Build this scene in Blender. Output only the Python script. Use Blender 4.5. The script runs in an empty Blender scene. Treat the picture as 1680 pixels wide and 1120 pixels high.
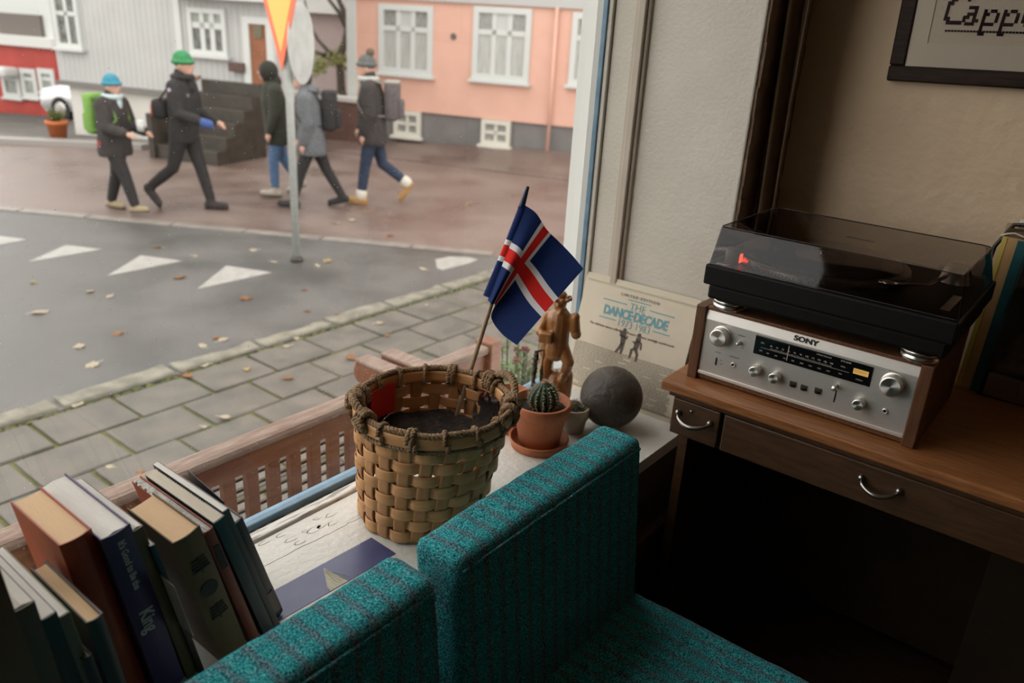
import bpy, bmesh, math, random
from mathutils import Vector, Matrix, Euler
random.seed(7)
scene = bpy.context.scene
COL = scene.collection
# ------------------------------------------------------------------ camera, sky, exposure
F_PX = 1311.81
YAW, PIT, ROL = (math.radians(a) for a in (-37.333, 21.595, -3.5015))
EYE = Vector((0, 0, 1.40))
fwd = Vector((math.sin(YAW)*math.cos(PIT), math.cos(YAW)*math.cos(PIT), -math.sin(PIT)))
r0 = Vector((math.cos(YAW), -math.sin(YAW), 0)); d0 = fwd.cross(r0)
cr, sr = math.cos(ROL), math.sin(ROL)
rgt = cr*r0 + sr*d0; dwn = -sr*r0 + cr*d0
cam_d = bpy.data.cameras.new('camera'); cam = bpy.data.objects.new('camera', cam_d); COL.objects.link(cam)
M3 = Matrix((rgt, -dwn, -fwd)).transposed()
cam.matrix_world = Matrix.Translation(EYE) @ M3.to_4x4()
cam_d.sensor_width = 36; cam_d.lens = 36*F_PX/1680; cam_d.clip_start = .02; cam_d.clip_end = 300
cam_d.dof.use_dof = True; cam_d.dof.focus_distance = 1.40; cam_d.dof.aperture_fstop = 4.0
scene.camera = cam
world = bpy.data.worlds.new('overcast_sky'); scene.world = world; world.use_nodes = True
bg = world.node_tree.nodes['Background']; bg.inputs[0].default_value = (1.0, .965, .92, 1); bg.inputs[1].default_value = 1.0
scene.view_settings.view_transform = 'Standard'; scene.view_settings.look = 'None'
scene.view_settings.exposure = 1.3; scene.view_settings.gamma = 1.0; scene.view_settings.use_curve_mapping = False

STREET = -.85; SILL = .525; DESK = .748
def ray(px, py): return rgt*((px-840)/F_PX) + dwn*((py-560)/F_PX) + fwd
def PZ(px, py, z): w = ray(px, py); return EYE + w*((z-EYE.z)/w.z)
def PY(px, py, y): w = ray(px, py); return EYE + w*(y/w.y)
def PX(px, py, x): w = ray(px, py); return EYE + w*(x/w.x)
def PD(px, py, depth): return EYE + ray(px, py)*depth

# ------------------------------------------------------------------ materials
MATS = {}
def pm(name, c, c2=None, scale=20, rough=.6, bump=0, bscale=60, metal=0, stretch=(1,1,1), detail=4, spec=.5, emit=0, lo=.35, hi=.65, coat=0, sheen=0, r2=None):
    if name in MATS: return MATS[name]
    m = bpy.data.materials.new(name); m.use_nodes = True; nt = m.node_tree; b = nt.nodes['Principled BSDF']
    b.inputs['Base Color'].default_value = (*c, 1); b.inputs['Roughness'].default_value = rough
    b.inputs['Metallic'].default_value = metal; b.inputs['Specular IOR Level'].default_value = spec
    b.inputs['Coat Weight'].default_value = coat
    if sheen: b.inputs['Sheen Weight'].default_value = sheen
    if emit: b.inputs['Emission Color'].default_value = (*c, 1); b.inputs['Emission Strength'].default_value = emit
    if c2 or bump:
        tc = nt.nodes.new('ShaderNodeTexCoord'); mp = nt.nodes.new('ShaderNodeMapping'); mp.inputs['Scale'].default_value = stretch
        nt.links.new(tc.outputs['Object'], mp.inputs[0])
    if c2:
        n = nt.nodes.new('ShaderNodeTexNoise'); n.inputs['Scale'].default_value = scale; n.inputs['Detail'].default_value = detail
        nt.links.new(mp.outputs[0], n.inputs['Vector'])
        r = nt.nodes.new('ShaderNodeValToRGB'); r.color_ramp.elements[0].position = lo; r.color_ramp.elements[1].position = hi
        r.color_ramp.elements[0].color = (*c, 1); r.color_ramp.elements[1].color = (*c2, 1)
        nt.links.new(n.outputs['Fac'], r.inputs[0]); nt.links.new(r.outputs[0], b.inputs['Base Color'])
        if r2 is not None:
            mr = nt.nodes.new('ShaderNodeMapRange'); mr.inputs[1].default_value = lo; mr.inputs[2].default_value = hi
            mr.inputs[3].default_value = rough; mr.inputs[4].default_value = r2
            nt.links.new(n.outputs['Fac'], mr.inputs[0]); nt.links.new(mr.outputs[0], b.inputs['Roughness'])
    if bump:
        n2 = nt.nodes.new('ShaderNodeTexNoise'); n2.inputs['Scale'].default_value = bscale; n2.inputs['Detail'].default_value = 5
        nt.links.new(mp.outputs[0], n2.inputs['Vector'])
        bp = nt.nodes.new('ShaderNodeBump'); bp.inputs['Strength'].default_value = bump; bp.inputs['Distance'].default_value = .01
        nt.links.new(n2.outputs['Fac'], bp.inputs['Height']); nt.links.new(bp.outputs[0], b.inputs['Normal'])
    MATS[name] = m; return m
def glass_mat(name, tint=(1,1,1), ior=1.45, rough=0.0, boost=1.0):
    m = bpy.data.materials.new(name); m.use_nodes = True; nt = m.node_tree; nt.nodes.clear()
    o = nt.nodes.new('ShaderNodeOutputMaterial'); mx = nt.nodes.new('ShaderNodeMixShader')
    t = nt.nodes.new('ShaderNodeBsdfTransparent'); t.inputs[0].default_value = (*tint, 1)
    g = nt.nodes.new('ShaderNodeBsdfGlossy'); g.inputs['Roughness'].default_value = rough
    fr = nt.nodes.new('ShaderNodeFresnel'); fr.inputs[0].default_value = ior
    nt.links.new(fr.outputs[0], mx.inputs[0]); nt.links.new(t.outputs[0], mx.inputs[1]); nt.links.new(g.outputs[0], mx.inputs[2])
    nt.links.new(mx.outputs[0], o.inputs[0]); return m
def N(nt, t, **kw):
    n = nt.nodes.new(t)
    for k, v in kw.items(): setattr(n, k, v)
    return n
def mth(nt, op, a, b=None, c=None):
    n = nt.nodes.new('ShaderNodeMath'); n.operation = op
    for i, v in enumerate((a, b, c)):
        if v is None: continue
        if isinstance(v, (int, float)): n.inputs[i].default_value = v
        else: nt.links.new(v, n.inputs[i])
    return n.outputs[0]

# ------------------------------------------------------------------ mesh helpers
def obj(name, bm, mat=None, parent=None, smooth=False, loc=None, rot=None):
    me = bpy.data.meshes.new(name)
    if isinstance(bm, bpy.types.Mesh): me = bm
    else: bm.normal_update(); bm.to_mesh(me); bm.free()
    if mat: me.materials.clear(); me.materials.append(mat)
    if smooth:
        for p in me.polygons: p.use_smooth = True
    o = bpy.data.objects.new(name, me); COL.objects.link(o)
    if parent: o.parent = parent
    if loc is not None: o.location = loc
    if rot is not None: o.rotation_euler = rot
    return o
def inst(name, src, parent=None, loc=(0,0,0), rot=(0,0,0), scale=None):
    o = src.copy(); o.name = name; COL.objects.link(o); o.parent = parent; o.location = loc; o.rotation_euler = rot
    if scale: o.scale = scale
    return o
def thing(name, label, cat, loc=(0,0,0), rot=(0,0,0), group=None):
    o = bpy.data.objects.new(name, None); COL.objects.link(o); o.empty_display_size = .05
    o.location = loc; o.rotation_euler = rot; o['label'] = label; o['category'] = cat
    if group: o['group'] = group
    return o
def tag(o, label, cat, group=None):
    o['label'] = label; o['category'] = cat
    if group: o['group'] = group
    return o
def struct(name, bm, mat, parent=None, smooth=False):
    o = obj(name, bm, mat, parent, smooth)
    if not parent: o['kind'] = 'structure'
    return o
def B(): return bmesh.new()
def box(bm, x0, x1, y0, y1, z0, z1, bev=0, M=None):
    r = bmesh.ops.create_cube(bm, size=1.0)
    vs = r['verts']
    for v in vs: v.co = Vector(((x0+x1)/2+v.co.x*(x1-x0), (y0+y1)/2+v.co.y*(y1-y0), (z0+z1)/2+v.co.z*(z1-z0)))
    if bev:
        es = list({e for v in vs for e in v.link_edges})
        rr = bmesh.ops.bevel(bm, geom=es, offset=bev, segments=2, affect='EDGES', profile=.5)
        vs = list({v for f in rr['faces'] for v in f.verts} | {v for v in vs if v.is_valid})
    if M is not None:
        for v in vs: v.co = M @ v.co
    return bm
def bx(x0, x1, y0, y1, z0, z1, bev=0): return box(B(), x0, x1, y0, y1, z0, z1, bev)
def tube(bm, pts, rad, n=8, cap=True, flat=None):
    pts = [Vector(p) for p in pts]; k = len(pts)
    if not isinstance(rad, (list, tuple)): rad = [rad]*k
    rings = []; up = None
    for i, p in enumerate(pts):
        t = (pts[min(i+1, k-1)]-pts[max(i-1, 0)])
        if t.length < 1e-9: t = Vector((0,0,1))
        t.normalize()
        if up is None:
            a = Vector((0,0,1)) if abs(t.z) < .9 else Vector((1,0,0))
            up = t.cross(a).normalized()
        up = (up - t*up.dot(t)).normalized(); s = t.cross(up)
        rings.append([bm.verts.new(p + (up*math.cos(2*math.pi*j/n) + s*math.sin(2*math.pi*j/n)*(flat or 1))*rad[i]) for j in range(n)])
    for a, b in zip(rings, rings[1:]):
        for j in range(n): bm.faces.new((a[j], a[(j+1)%n], b[(j+1)%n], b[j]))
    if cap:
        bm.faces.new(rings[0][::-1]); bm.faces.new(rings[-1])
    return bm
def lathe(bm, prof, n=32, M=None, closed=False):
    rings = []; new = []
    for r, z in prof:
        if r < 1e-6: ring = [bm.verts.new((0,0,z))]
        else: ring = [bm.verts.new((r*math.cos(2*math.pi*j/n), r*math.sin(2*math.pi*j/n), z)) for j in range(n)]
        rings.append(ring); new += ring
    for a, b in zip(rings, rings[1:]):
        for j in range(n):
            A = a if len(a) == 1 else None; Bq = b if len(b) == 1 else None
            if A and Bq: continue
            if A: bm.faces.new((a[0], b[(j+1)%n], b[j]))
            elif Bq: bm.faces.new((a[j], a[(j+1)%n], b[0]))
            else: bm.faces.new((a[j], a[(j+1)%n], b[(j+1)%n], b[j]))
    bmesh.ops.recalc_face_normals(bm, faces=bm.faces)
    if M is not None:
        for v in new: v.co = M @ v.co
    return bm
def prism(bm, poly, y0, y1, M=None):
    """polygon in local x,z extruded along y"""
    a = [bm.verts.new((x, y0, z)) for x, z in poly]; b = [bm.verts.new((x, y1, z)) for x, z in poly]
    bm.faces.new(a); bm.faces.new(b[::-1])
    for i in range(len(a)):
        j = (i+1) % len(a); bm.faces.new((a[i], b[i], b[j], a[j]))
    bmesh.ops.recalc_face_normals(bm, faces=bm.faces)
    if M is not None:
        for v in a+b: v.co = M @ v.co
    return bm
def grid(bm, fn, nu, nv, closed_u=False):
    vs = [[bm.verts.new(fn(i/nu, j/nv)) for j in range(nv+1)] for i in range(nu+(0 if closed_u else 1))]
    uvl = bm.loops.layers.uv.verify()
    for i in range(nu):
        for j in range(nv):
            i2 = (i+1) % len(vs)
            f = bm.faces.new((vs[i][j], vs[i2][j], vs[i2][j+1], vs[i][j+1]))
            for l, uv in zip(f.loops, ((i/nu, j/nv), ((i+1)/nu, j/nv), ((i+1)/nu, (j+1)/nv), (i/nu, (j+1)/nv))): l[uvl].uv = uv
    return bm
def thicken(bm, t):
    bmesh.ops.recalc_face_normals(bm, faces=bm.faces)
    bmesh.ops.solidify(bm, geom=bm.faces[:], thickness=t); return bm
def ball(bm, c, r, u=12, v=8, scale=(1,1,1), M=None):
    rr = bmesh.ops.create_uvsphere(bm, u_segments=u, v_segments=v, radius=1)
    c = Vector(c)
    for w in rr['verts']:
        w.co = Vector((w.co.x*r*scale[0], w.co.y*r*scale[1], w.co.z*r*scale[2]))
        if M is not None: w.co = M @ w.co
        w.co += c
    return bm
def chain(bm, pts, radii, n=10):
    tube(bm, pts, radii, n)
    for p, r in zip(pts, radii): ball(bm, p, r*.99, n, max(6, n//2+1))
    return bm
def remesh(bm, vox, smooth=3, dec=None):
    me = bpy.data.meshes.new('tmp'); bm.to_mesh(me); bm.free()
    o = bpy.data.objects.new('tmp', me); COL.objects.link(o)
    md = o.modifiers.new('r', 'REMESH'); md.mode = 'VOXEL'; md.voxel_size = vox
    if smooth: s = o.modifiers.new('s', 'SMOOTH'); s.iterations = smooth; s.factor = .5
    dg = bpy.context.evaluated_depsgraph_get(); ev = o.evaluated_get(dg)
    me2 = bpy.data.meshes.new_from_object(ev)
    bpy.data.objects.remove(o); bpy.data.meshes.remove(me)
    return me2
def text(name, s, size, mat, parent=None, M=Matrix(), ext=.0003, align='LEFT', sx=1.0, off=0, sp=1.0):
    cu = bpy.data.curves.new('tmp', 'FONT'); cu.body = s; cu.size = size; cu.extrude = ext; cu.align_x = align; cu.align_y = 'CENTER'
    cu.offset = off; cu.space_character = sp; cu.resolution_u = 3
    o = bpy.data.objects.new('tmp', cu); COL.objects.link(o)
    dg = bpy.context.evaluated_depsgraph_get()
    me = bpy.data.meshes.new_from_object(o.evaluated_get(dg)); bpy.data.objects.remove(o); bpy.data.curves.remove(cu)
    me.transform(Matrix.Diagonal((sx, 1, 1, 1))); me.transform(M)
    return obj(name, me, mat, parent)
RX90 = Matrix.Rotation(math.pi/2, 4, 'X')
def T(*a): return Matrix.Translation(a)
def RZ(a): return Matrix.Rotation(a, 4, 'Z')
def RY(a): return Matrix.Rotation(a, 4, 'Y')
def RX(a): return Matrix.Rotation(a, 4, 'X')
# ------------------------------------------------------------------ room shell
m_paint = pm('window_paint', (.66,.62,.54), (.72,.68,.60), 6, .55, .15, 120)
m_wall = pm('plaster_wall', (.74,.565,.385), (.80,.62,.43), 5, .75, .55, 28)
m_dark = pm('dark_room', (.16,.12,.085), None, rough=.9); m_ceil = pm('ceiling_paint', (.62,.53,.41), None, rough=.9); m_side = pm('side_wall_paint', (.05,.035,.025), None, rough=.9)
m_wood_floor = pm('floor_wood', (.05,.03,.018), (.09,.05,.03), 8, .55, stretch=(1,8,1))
m_white = pm('sill_paint', (.68,.66,.61), (.74,.72,.67), 14, .45, .25, 80)
m_blue = pm('blue_frame_paint', (.13,.24,.34), (.19,.32,.43), 25, .45)
m_house_out = pm('outer_wall_paint', (.66,.66,.63), None, rough=.8)
XG = -1.105
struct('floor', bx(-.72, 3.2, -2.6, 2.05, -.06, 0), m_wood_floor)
struct('ceiling', bx(-1.3, 3.2, -2.6, 2.05, 2.62, 2.7), m_ceil)
struct('wall_back', bx(-1.0, 3.2, 1.95, 2.05, 0, 2.62), m_wall)
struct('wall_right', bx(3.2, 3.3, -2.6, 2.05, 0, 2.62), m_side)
struct('wall_near', bx(-1.3, 3.2, -2.7, -2.6, 0, 2.62), m_ceil)
# wall below and around the window (the wide sill lies on it)
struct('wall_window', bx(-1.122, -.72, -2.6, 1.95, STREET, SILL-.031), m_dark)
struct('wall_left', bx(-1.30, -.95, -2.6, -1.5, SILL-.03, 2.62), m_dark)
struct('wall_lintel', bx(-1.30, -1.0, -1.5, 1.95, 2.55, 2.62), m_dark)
# reveal wall at the end of the window: pier between window and alcove
struct('wall_reveal', bx(-1.02, -.70, 1.712, 1.95, SILL-.03, 2.62, .004), m_paint)
struct('trim_1', bx(-1.0558, -1.0, 1.700, 1.95, SILL, 2.62, .002), m_paint)
bm = B()
for x0, w, dpt in ((-1.004, .012, .012), (-.992, .018, .02), (-.974, .008, .010)):
    box(bm, x0, x0+w, 1.712-dpt, 1.72, SILL, 2.62, .002)
struct('trim_2', bm, pm('molding_paint', (.52,.45,.37), (.58,.51,.43), 8, .5))
# wall corner edge, chipped brown paint
bm = B()
zs = [SILL+i*.03 for i in range(70)]
for a, b in zip(zs, zs[1:]):
    box(bm, -.70, -.692-random.random()*.003, 1.716+random.random()*.003, 1.95, a, b)
struct('trim_3', bm, pm('chipped_edge', (.16,.10,.065), (.26,.17,.11), 30, .7))
struct('trim_4', bx(-.72, -.695, -.7, 1.95, .22, .29, .006), pm('low_rail_wood', (.14,.07,.03), (.2,.1,.05), 12, .45, stretch=(6,1,6)))
# sill with its peeling white boards
sill = thing('window_sill', 'wide white painted window sill with peeling paint and a long crack', 'window sill', (0,0,0))
jag = []
y = -1.5
while y < 1.72:
    jag.append((-.985 + .006*math.sin(y*9) + random.uniform(-.0022, .0022), y)); y += random.uniform(.006, .02)
bm = B()
def slab(bm, ptsL, ptsR, z0, z1):
    tl = [bm.verts.new((x, yy, z1)) for x, yy in ptsL]; tr = [bm.verts.new((x, yy, z1)) for x, yy in ptsR]
    bl = [bm.verts.new((x, yy, z0)) for x, yy in ptsL]; br = [bm.verts.new((x, yy, z0)) for x, yy in ptsR]
    for i in range(len(tl)-1):
        bm.faces.new((tl[i], tr[i], tr[i+1], tl[i+1])); bm.faces.new((bl[i], bl[i+1], br[i+1], br[i]))
        bm.faces.new((tl[i], tl[i+1], bl[i+1], bl[i])); bm.faces.new((tr[i], br[i], br[i+1], tr[i+1]))
    bm.faces.new((tl[0], bl[0], br[0], tr[0])); bm.faces.new((tl[-1], tr[-1], br[-1], bl[-1]))
    bmesh.ops.recalc_face_normals(bm, faces=bm.faces)
slab(bm, [(-1.0505, yy) for x, yy in jag], [(x-.0009, yy) for x, yy in jag], SILL-.03, SILL)
obj('board', bm, m_white, sill)
bm = B(); slab(bm, [(x+.0007, yy) for x, yy in jag], [(-.697, yy) for x, yy in jag], SILL-.03, SILL); obj('board', bm, m_white, sill)
# paint flakes: thin raised chips with dark edges
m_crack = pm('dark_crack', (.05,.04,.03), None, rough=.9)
bm = B(); bm2 = B()
for (px, py, s) in ((490,890,1.0), (515,868,1.3), (527,862,1.2), (545,858,1.0), (478,884,1.1), (432,890,.9), (520,850,.7), (500,871,.6), (540,845,1), (460,878,.8)):
    c = PZ(px, py, SILL); a0 = random.uniform(0, 6)
    poly = [(c.x+.005*s*math.cos(a0+k*.78)*random.uniform(.6, 1.2), c.y+.012*s*math.sin(a0+k*.78)*random.uniform(.6, 1.2)) for k in range(8)]
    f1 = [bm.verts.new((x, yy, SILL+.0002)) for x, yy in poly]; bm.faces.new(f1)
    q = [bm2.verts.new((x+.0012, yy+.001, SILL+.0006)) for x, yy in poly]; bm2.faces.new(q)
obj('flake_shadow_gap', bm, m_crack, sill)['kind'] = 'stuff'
obj('paint_flake', bm2, m_white, sill)['kind'] = 'stuff'
# window
win = thing('window_1', 'large shop window with blue frame strip and rain drops on the pane', 'window'); win['kind'] = 'structure'
del win['category']
obj('frame_bottom', bx(-1.116, -1.090, -1.5, 1.71, SILL-.03, SILL+.010, .003), m_blue, win)
obj('dirty_groove', bx(-1.0896, -1.0786, -1.5, 1.70, SILL-.03, SILL-.002), pm('groove_dirt', (.10,.085,.065), (.34,.31,.27), 60, .8, lo=.45, hi=.62), win)
obj('bead', bx(-1.0782, -1.055, -1.5, 1.698, SILL-.02, SILL+.005, .003), pm('bead_paint', (.30,.28,.25), (.72,.70,.66), 40, .35, lo=.38, hi=.5, stretch=(3,.4,3)), win)
obj('frame_side', bx(-1.0835, -1.0700, 1.688, 1.722, SILL+.012, 2.55, .002), m_blue, win)
obj('inner_strip', bx(-1.1040, -1.0840, 1.6975, 1.722, SILL+.012, 2.55), m_house_out, win)
obj('side_bead', bx(-1.0695, -1.0585, 1.692, 1.722, SILL+.012, 2.55, .002), m_paint, win)
obj('side_gap', bx(-1.0582, -1.0562, 1.705, 1.722, SILL+.012, 2.55), m_crack, win)
obj('outer_jamb', bx(-1.150, -1.1062, 1.705, 1.99, STREET, 2.6), m_house_out, win)
obj('outer_casing', bx(-1.160, -1.1505, 1.72, 2.02, STREET, 2.6), pm('outer_casing_paint', (.72,.74,.73), None, rough=.7), win)
m_pane = glass_mat('window_glass', (.97,.975,.97), 1.45)
obj('pane', grid(B(), lambda u, v: Vector((XG, -1.5+u*3.2, SILL+.01+v*2.03)), 1, 1), m_pane, win)
bm = B(); rd = random.Random(3)
for i in range(2600):
    yy = rd.uniform(.05, 1.68); zz = SILL+.02+rd.random()**1.2*1.0; r = rd.uniform(.00035, .0008)*(1.5 if rd.random() < .06 else 1)
    a = [bm.verts.new((XG-.0006, yy+r*math.cos(k*math.pi/3), zz+r*math.sin(k*math.pi/3))) for k in range(6)]
    t = bm.verts.new((XG-.0006-r*.7, yy, zz))
    for k in range(6): bm.faces.new((a[k], a[(k+1) % 6], t))
o = obj('rain_drop', bm, pm('rain_drop', (.8,.8,.8), None, rough=.15, spec=.9), win); o['kind'] = 'stuff'
# curtain in the corner
m_curt = pm('curtain_cloth', (.16,.105,.06), (.2,.13,.075), 30, .9, .2, 200)
def curt(u, v):
    x = -.70+.062*u; ph = u*6.28*1.6
    return Vector((x + .006*math.sin(v*7+u*3), 1.80+.022*math.sin(ph+v*.5)+.01*math.sin(ph*2.1+v*3), .77+v*1.8))
o = obj('curtain', thicken(grid(B(), curt, 40, 24), .003), m_curt, smooth=True)
tag(o, 'narrow dark brown curtain hanging in the alcove corner behind the record player', 'curtain')
bm = tube(B(), [(-.672+.004*math.sin(i*.9), 1.772, .85+i*.12) for i in range(15)], .0022, 6)
obj('cord', bm, pm('cord', (.07,.05,.035), None, rough=.8), o, True)

# ------------------------------------------------------------------ framed cross stitch
pf = thing('picture_frame', 'dark wooden framed cross stitch lettering hanging on the plaster wall', 'picture')
c0 = PY(1456, 132, 1.94); pf.location = (c0.x, 1.948, c0.z); pf.rotation_euler = (0, math.radians(-1.2), 0)
m_fr = pm('frame_wood', (.014,.007,.005), (.04,.018,.010), 20, .5, spec=.25, stretch=(1,1,8))
FW, FH, fb = .62, .52, .032
bm = B()
for (x0, x1, z0, z1) in ((0, FW, 0, fb), (0, FW, FH-fb, FH), (0, fb, fb, FH-fb), (FW-fb, FW, fb, FH-fb)):
    box(bm, x0, x1, -.022, 0, z0, z1, .004)
obj('frame', bm, m_fr, pf)
bm = B()
for (x0, x1, z0, z1) in ((fb, FW-fb, fb, fb+.046), (fb, FW-fb, FH-fb-.055, FH-fb), (fb, fb+.034, fb+.046, FH-fb-.055), (FW-fb-.034, FW-fb, fb+.046, FH-fb-.055)):
    box(bm, x0, x1, -.018, -.004, z0, z1)
obj('mat', bm, pm('mat_board', (.78,.70,.58), None, rough=.8), pf)
obj('canvas', bx(fb+.03, FW-fb-.03, -.0155, -.002, fb+.04, FH-fb-.04), pm('stitch_canvas', (.74,.64,.52), (.79,.69,.56), 250, .9), pf)
GLY = {'C': ["0011110","0110001","1100000","1000000","1000000","1000000","1100001","0111110"],
 'a': ["01110","00010","01110","11010","10011","01110"],
 'p': ["10110","11001","10001","10001","11110","10000","10000","11000"],
 'u': ["10001","10001","10001","10011","01101"],
 'c': ["01110","10001","10000","10001","01110"], 'i': ["1","0","1","1","1","1"], 'n': ["10110","11001","10001","10001","10001"], 'o': ["01110","10001","10001","10001","01110"]}
cell = .0058; bmt = B(); x = fb+.054; base = fb+.046+.030
for ch in 'Cappuccino':
    g = GLY[ch]; top = {'C': 8, 'i': 6, 'a': 6}.get(ch, 5)
    for r_, row in enumerate(g):
        for c_, v in enumerate(row):
            if v == '1':
                z = base+(top-r_)*cell*(1.05 if ch != 'C' else 1.25); X0 = x+c_*cell+.0005*(top-r_)
                box(bmt, X0, X0+cell*1.0, -.0168, -.0155, z, z+cell*(1.1 if ch != 'C' else 1.3))
    x += (len(g[0])+(1 if ch != 'C' else -1))*cell
    if x > FW-fb-.08: break
for k in range(74): box(bmt, fb+.062+k*cell, fb+.062+k*cell+cell*.8, -.0167, -.0155, base-.0065, base-.0028)
obj('stitched_lettering', bmt, pm('brown_thread', (.035,.015,.02), None, rough=.9), pf)
bmg = B(); rg = random.Random(5)
for k in range(420):
    X0 = fb+.095+int(rg.random()*48)*cell; z = base+.064+int(rg.random()**1.5*16)*cell
    box(bmg, X0, X0+cell, -.0166, -.0155, z, z+cell)
obj('stitched_motif', bmg, pm('green_thread', (.03,.08,.05), (.16,.14,.05), 200, .9), pf)
obj('glazing', bx(fb, FW-fb, -.0205, -.0198, fb, FH-fb), glass_mat('picture_glass', (.99,.99,.99), 1.35), pf)
# ------------------------------------------------------------------ desk
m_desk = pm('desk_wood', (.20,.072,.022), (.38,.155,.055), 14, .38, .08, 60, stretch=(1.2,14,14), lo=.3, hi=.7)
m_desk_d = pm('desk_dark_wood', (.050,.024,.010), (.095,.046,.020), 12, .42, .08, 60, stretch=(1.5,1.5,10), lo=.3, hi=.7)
m_chrome = pm('aged_chrome', (.36,.34,.31), None, rough=.28, metal=1)
DX0, DY = -.660, 1.373
desk = thing('desk', 'old wooden desk with drawers carrying the silver receiver and record player', 'desk', (DX0, DY, 0))
obj('desk_top', bx(0, 1.75, 0, .555, DESK-.022, DESK, .004), m_desk, desk)
obj('top_molding', bx(.016, 1.73, .010, .03, DESK-.034, DESK-.0222, .003), m_desk_d, desk)
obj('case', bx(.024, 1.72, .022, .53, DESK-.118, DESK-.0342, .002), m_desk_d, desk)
obj('back_panel', bx(.024, 1.72, .47, .50, .06, DESK-.119), pm('desk_back', (.035,.022,.012), (.05,.03,.018), 10, .7), desk)
obj('end_panel', bx(.03, .05, .06, .47, .0, DESK-.119), m_desk_d, desk)
for x0, x1, fl in ((.028, .132, (.044, .114)), (.140, 1.15, (.408, .472))):
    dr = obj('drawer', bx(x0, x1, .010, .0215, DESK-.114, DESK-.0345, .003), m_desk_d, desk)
    bm = B(); a, b = fl; z = DESK-.066
    pts = []
    for k in range(13):
        t = k/12; pts.append((a+(b-a)*t, .010-.004-.020*math.sin(math.pi*t)**.6, z-.010*math.sin(math.pi*t)**.7))
    tube(bm, pts, [.0034+.0014*math.sin(math.pi*k/12) for k in range(13)], 8)
    for q in (a, b): ball(bm, (q, .007, z+.003), .0065, 10, 6)
    obj('handle', bm, m_chrome, dr, True)
    if x0 < .1: obj('lock', lathe(B(), [(0, 0), (.003, 0), (.0034, .002), (0, .003)], 12, T((a+b)/2-.008, .010, DESK-.052) @ RX(math.pi/2)), m_chrome, dr, True)
for x in (.80, 1.69):
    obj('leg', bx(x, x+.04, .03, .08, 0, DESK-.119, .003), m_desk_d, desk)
cab = obj('cabinet_door', bx(.62, 1.40, .36, .38, .07, DESK-.14, .003), pm('cabinet_door_wood', (.045,.035,.025), (.06,.045,.03), 9, .35), desk)
obj('door_knob', ball(B(), (1.31, .35, .30), .014, 12, 8), m_chrome, cab, True)
obj('hinge', tube(B(), [(1.33,.352,.24), (1.34,.34,.27), (1.33,.335,.31), (1.315,.345,.33)], .005, 8), m_chrome, cab, True)

# ------------------------------------------------------------------ receiver
RX0, RY0, RW, RH, RD = -.631, 1.432, .440, .156, .30
rec = thing('stereo_receiver', 'silver faced vintage stereo receiver in a walnut case on the desk', 'receiver', (RX0, RY0, DESK))
m_wal = pm('walnut', (.11,.045,.02), (.20,.09,.04), 16, .4, .06, 80, stretch=(10,1,10), lo=.3, hi=.7)
m_walv = pm('walnut_side', (.09,.035,.018), (.16,.07,.03), 16, .4, .06, 80, stretch=(10,10,1), lo=.3, hi=.7)
m_al = pm('brushed_aluminium', (.62,.60,.565), (.68,.655,.62), 40, .40, .04, 300, metal=.68, stretch=(1,1,30))
m_al2 = pm('bright_aluminium', (.80,.77,.72), (.86,.83,.78), 40, .42, metal=.7, stretch=(1,1,30))
m_spun = pm('spun_metal', (.82,.79,.74), None, rough=.34, metal=1)
b_ = m_spun.node_tree.nodes['Principled BSDF']; b_.inputs['Anisotropic'].default_value = .85
tg_ = m_spun.node_tree.nodes.new('ShaderNodeTangent'); tg_.direction_type = 'RADIAL'; tg_.axis = 'Y'; m_spun.node_tree.links.new(tg_.outputs[0], b_.inputs['Tangent'])
m_blk = pm('black_plastic', (.008,.008,.008), None, rough=.35)
m_ink = pm('black_ink', (.02,.018,.016), None, rough=.7)
m_ltr = pm('pale_print', (.62,.60,.54), None, rough=.6)
for x0 in (0, RW-.021): obj('side_panel', bx(x0, x0+.021, -.006, RD, 0, RH, .002), m_walv, rec)
obj('top_panel', bx(.0212, RW-.0212, 0, RD, RH-.007, RH, .001), m_wal, rec)
obj('chassis', bx(.0214, RW-.0214, .004, RD-.01, .012, RH-.0072), m_blk, rec)
obj('bottom_strip', bx(.0214, RW-.0214, .002, .012, .003, .0115), m_wal, rec)
fp = obj('front_panel', bx(.0216, RW-.0216, 0, .0039, .013, RH-.026, .0006), m_al, rec)
bm = B()  # angled upper band
v = [(-.0005, RH-.0255), (.0032, RH-.0075), (.0038, RH-.0075), (.0038, RH-.0255)]
a = [bm.verts.new((.0216, y, z)) for y, z in v]; b = [bm.verts.new((RW-.0216, y, z)) for y, z in v]
bm.faces.new(a); bm.faces.new(b[::-1])
for i in range(4): bm.faces.new((a[i], b[i], b[(i+1) % 4], a[(i+1) % 4]))
bmesh.ops.recalc_face_normals(bm, faces=bm.faces)
band = obj('upper_band', bm, m_al2, rec)
obj('lower_lip', bx(.0216, RW-.0216, -.003, -.0002, .013, .0195, .0008), m_al2, rec)
def lp(px, py): w = PY(px, py, RY0); return w.x-RX0, w.z-DESK
def on_panel(x, z, y=0): return T(x, y, z) @ RX(math.pi/2)
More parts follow.
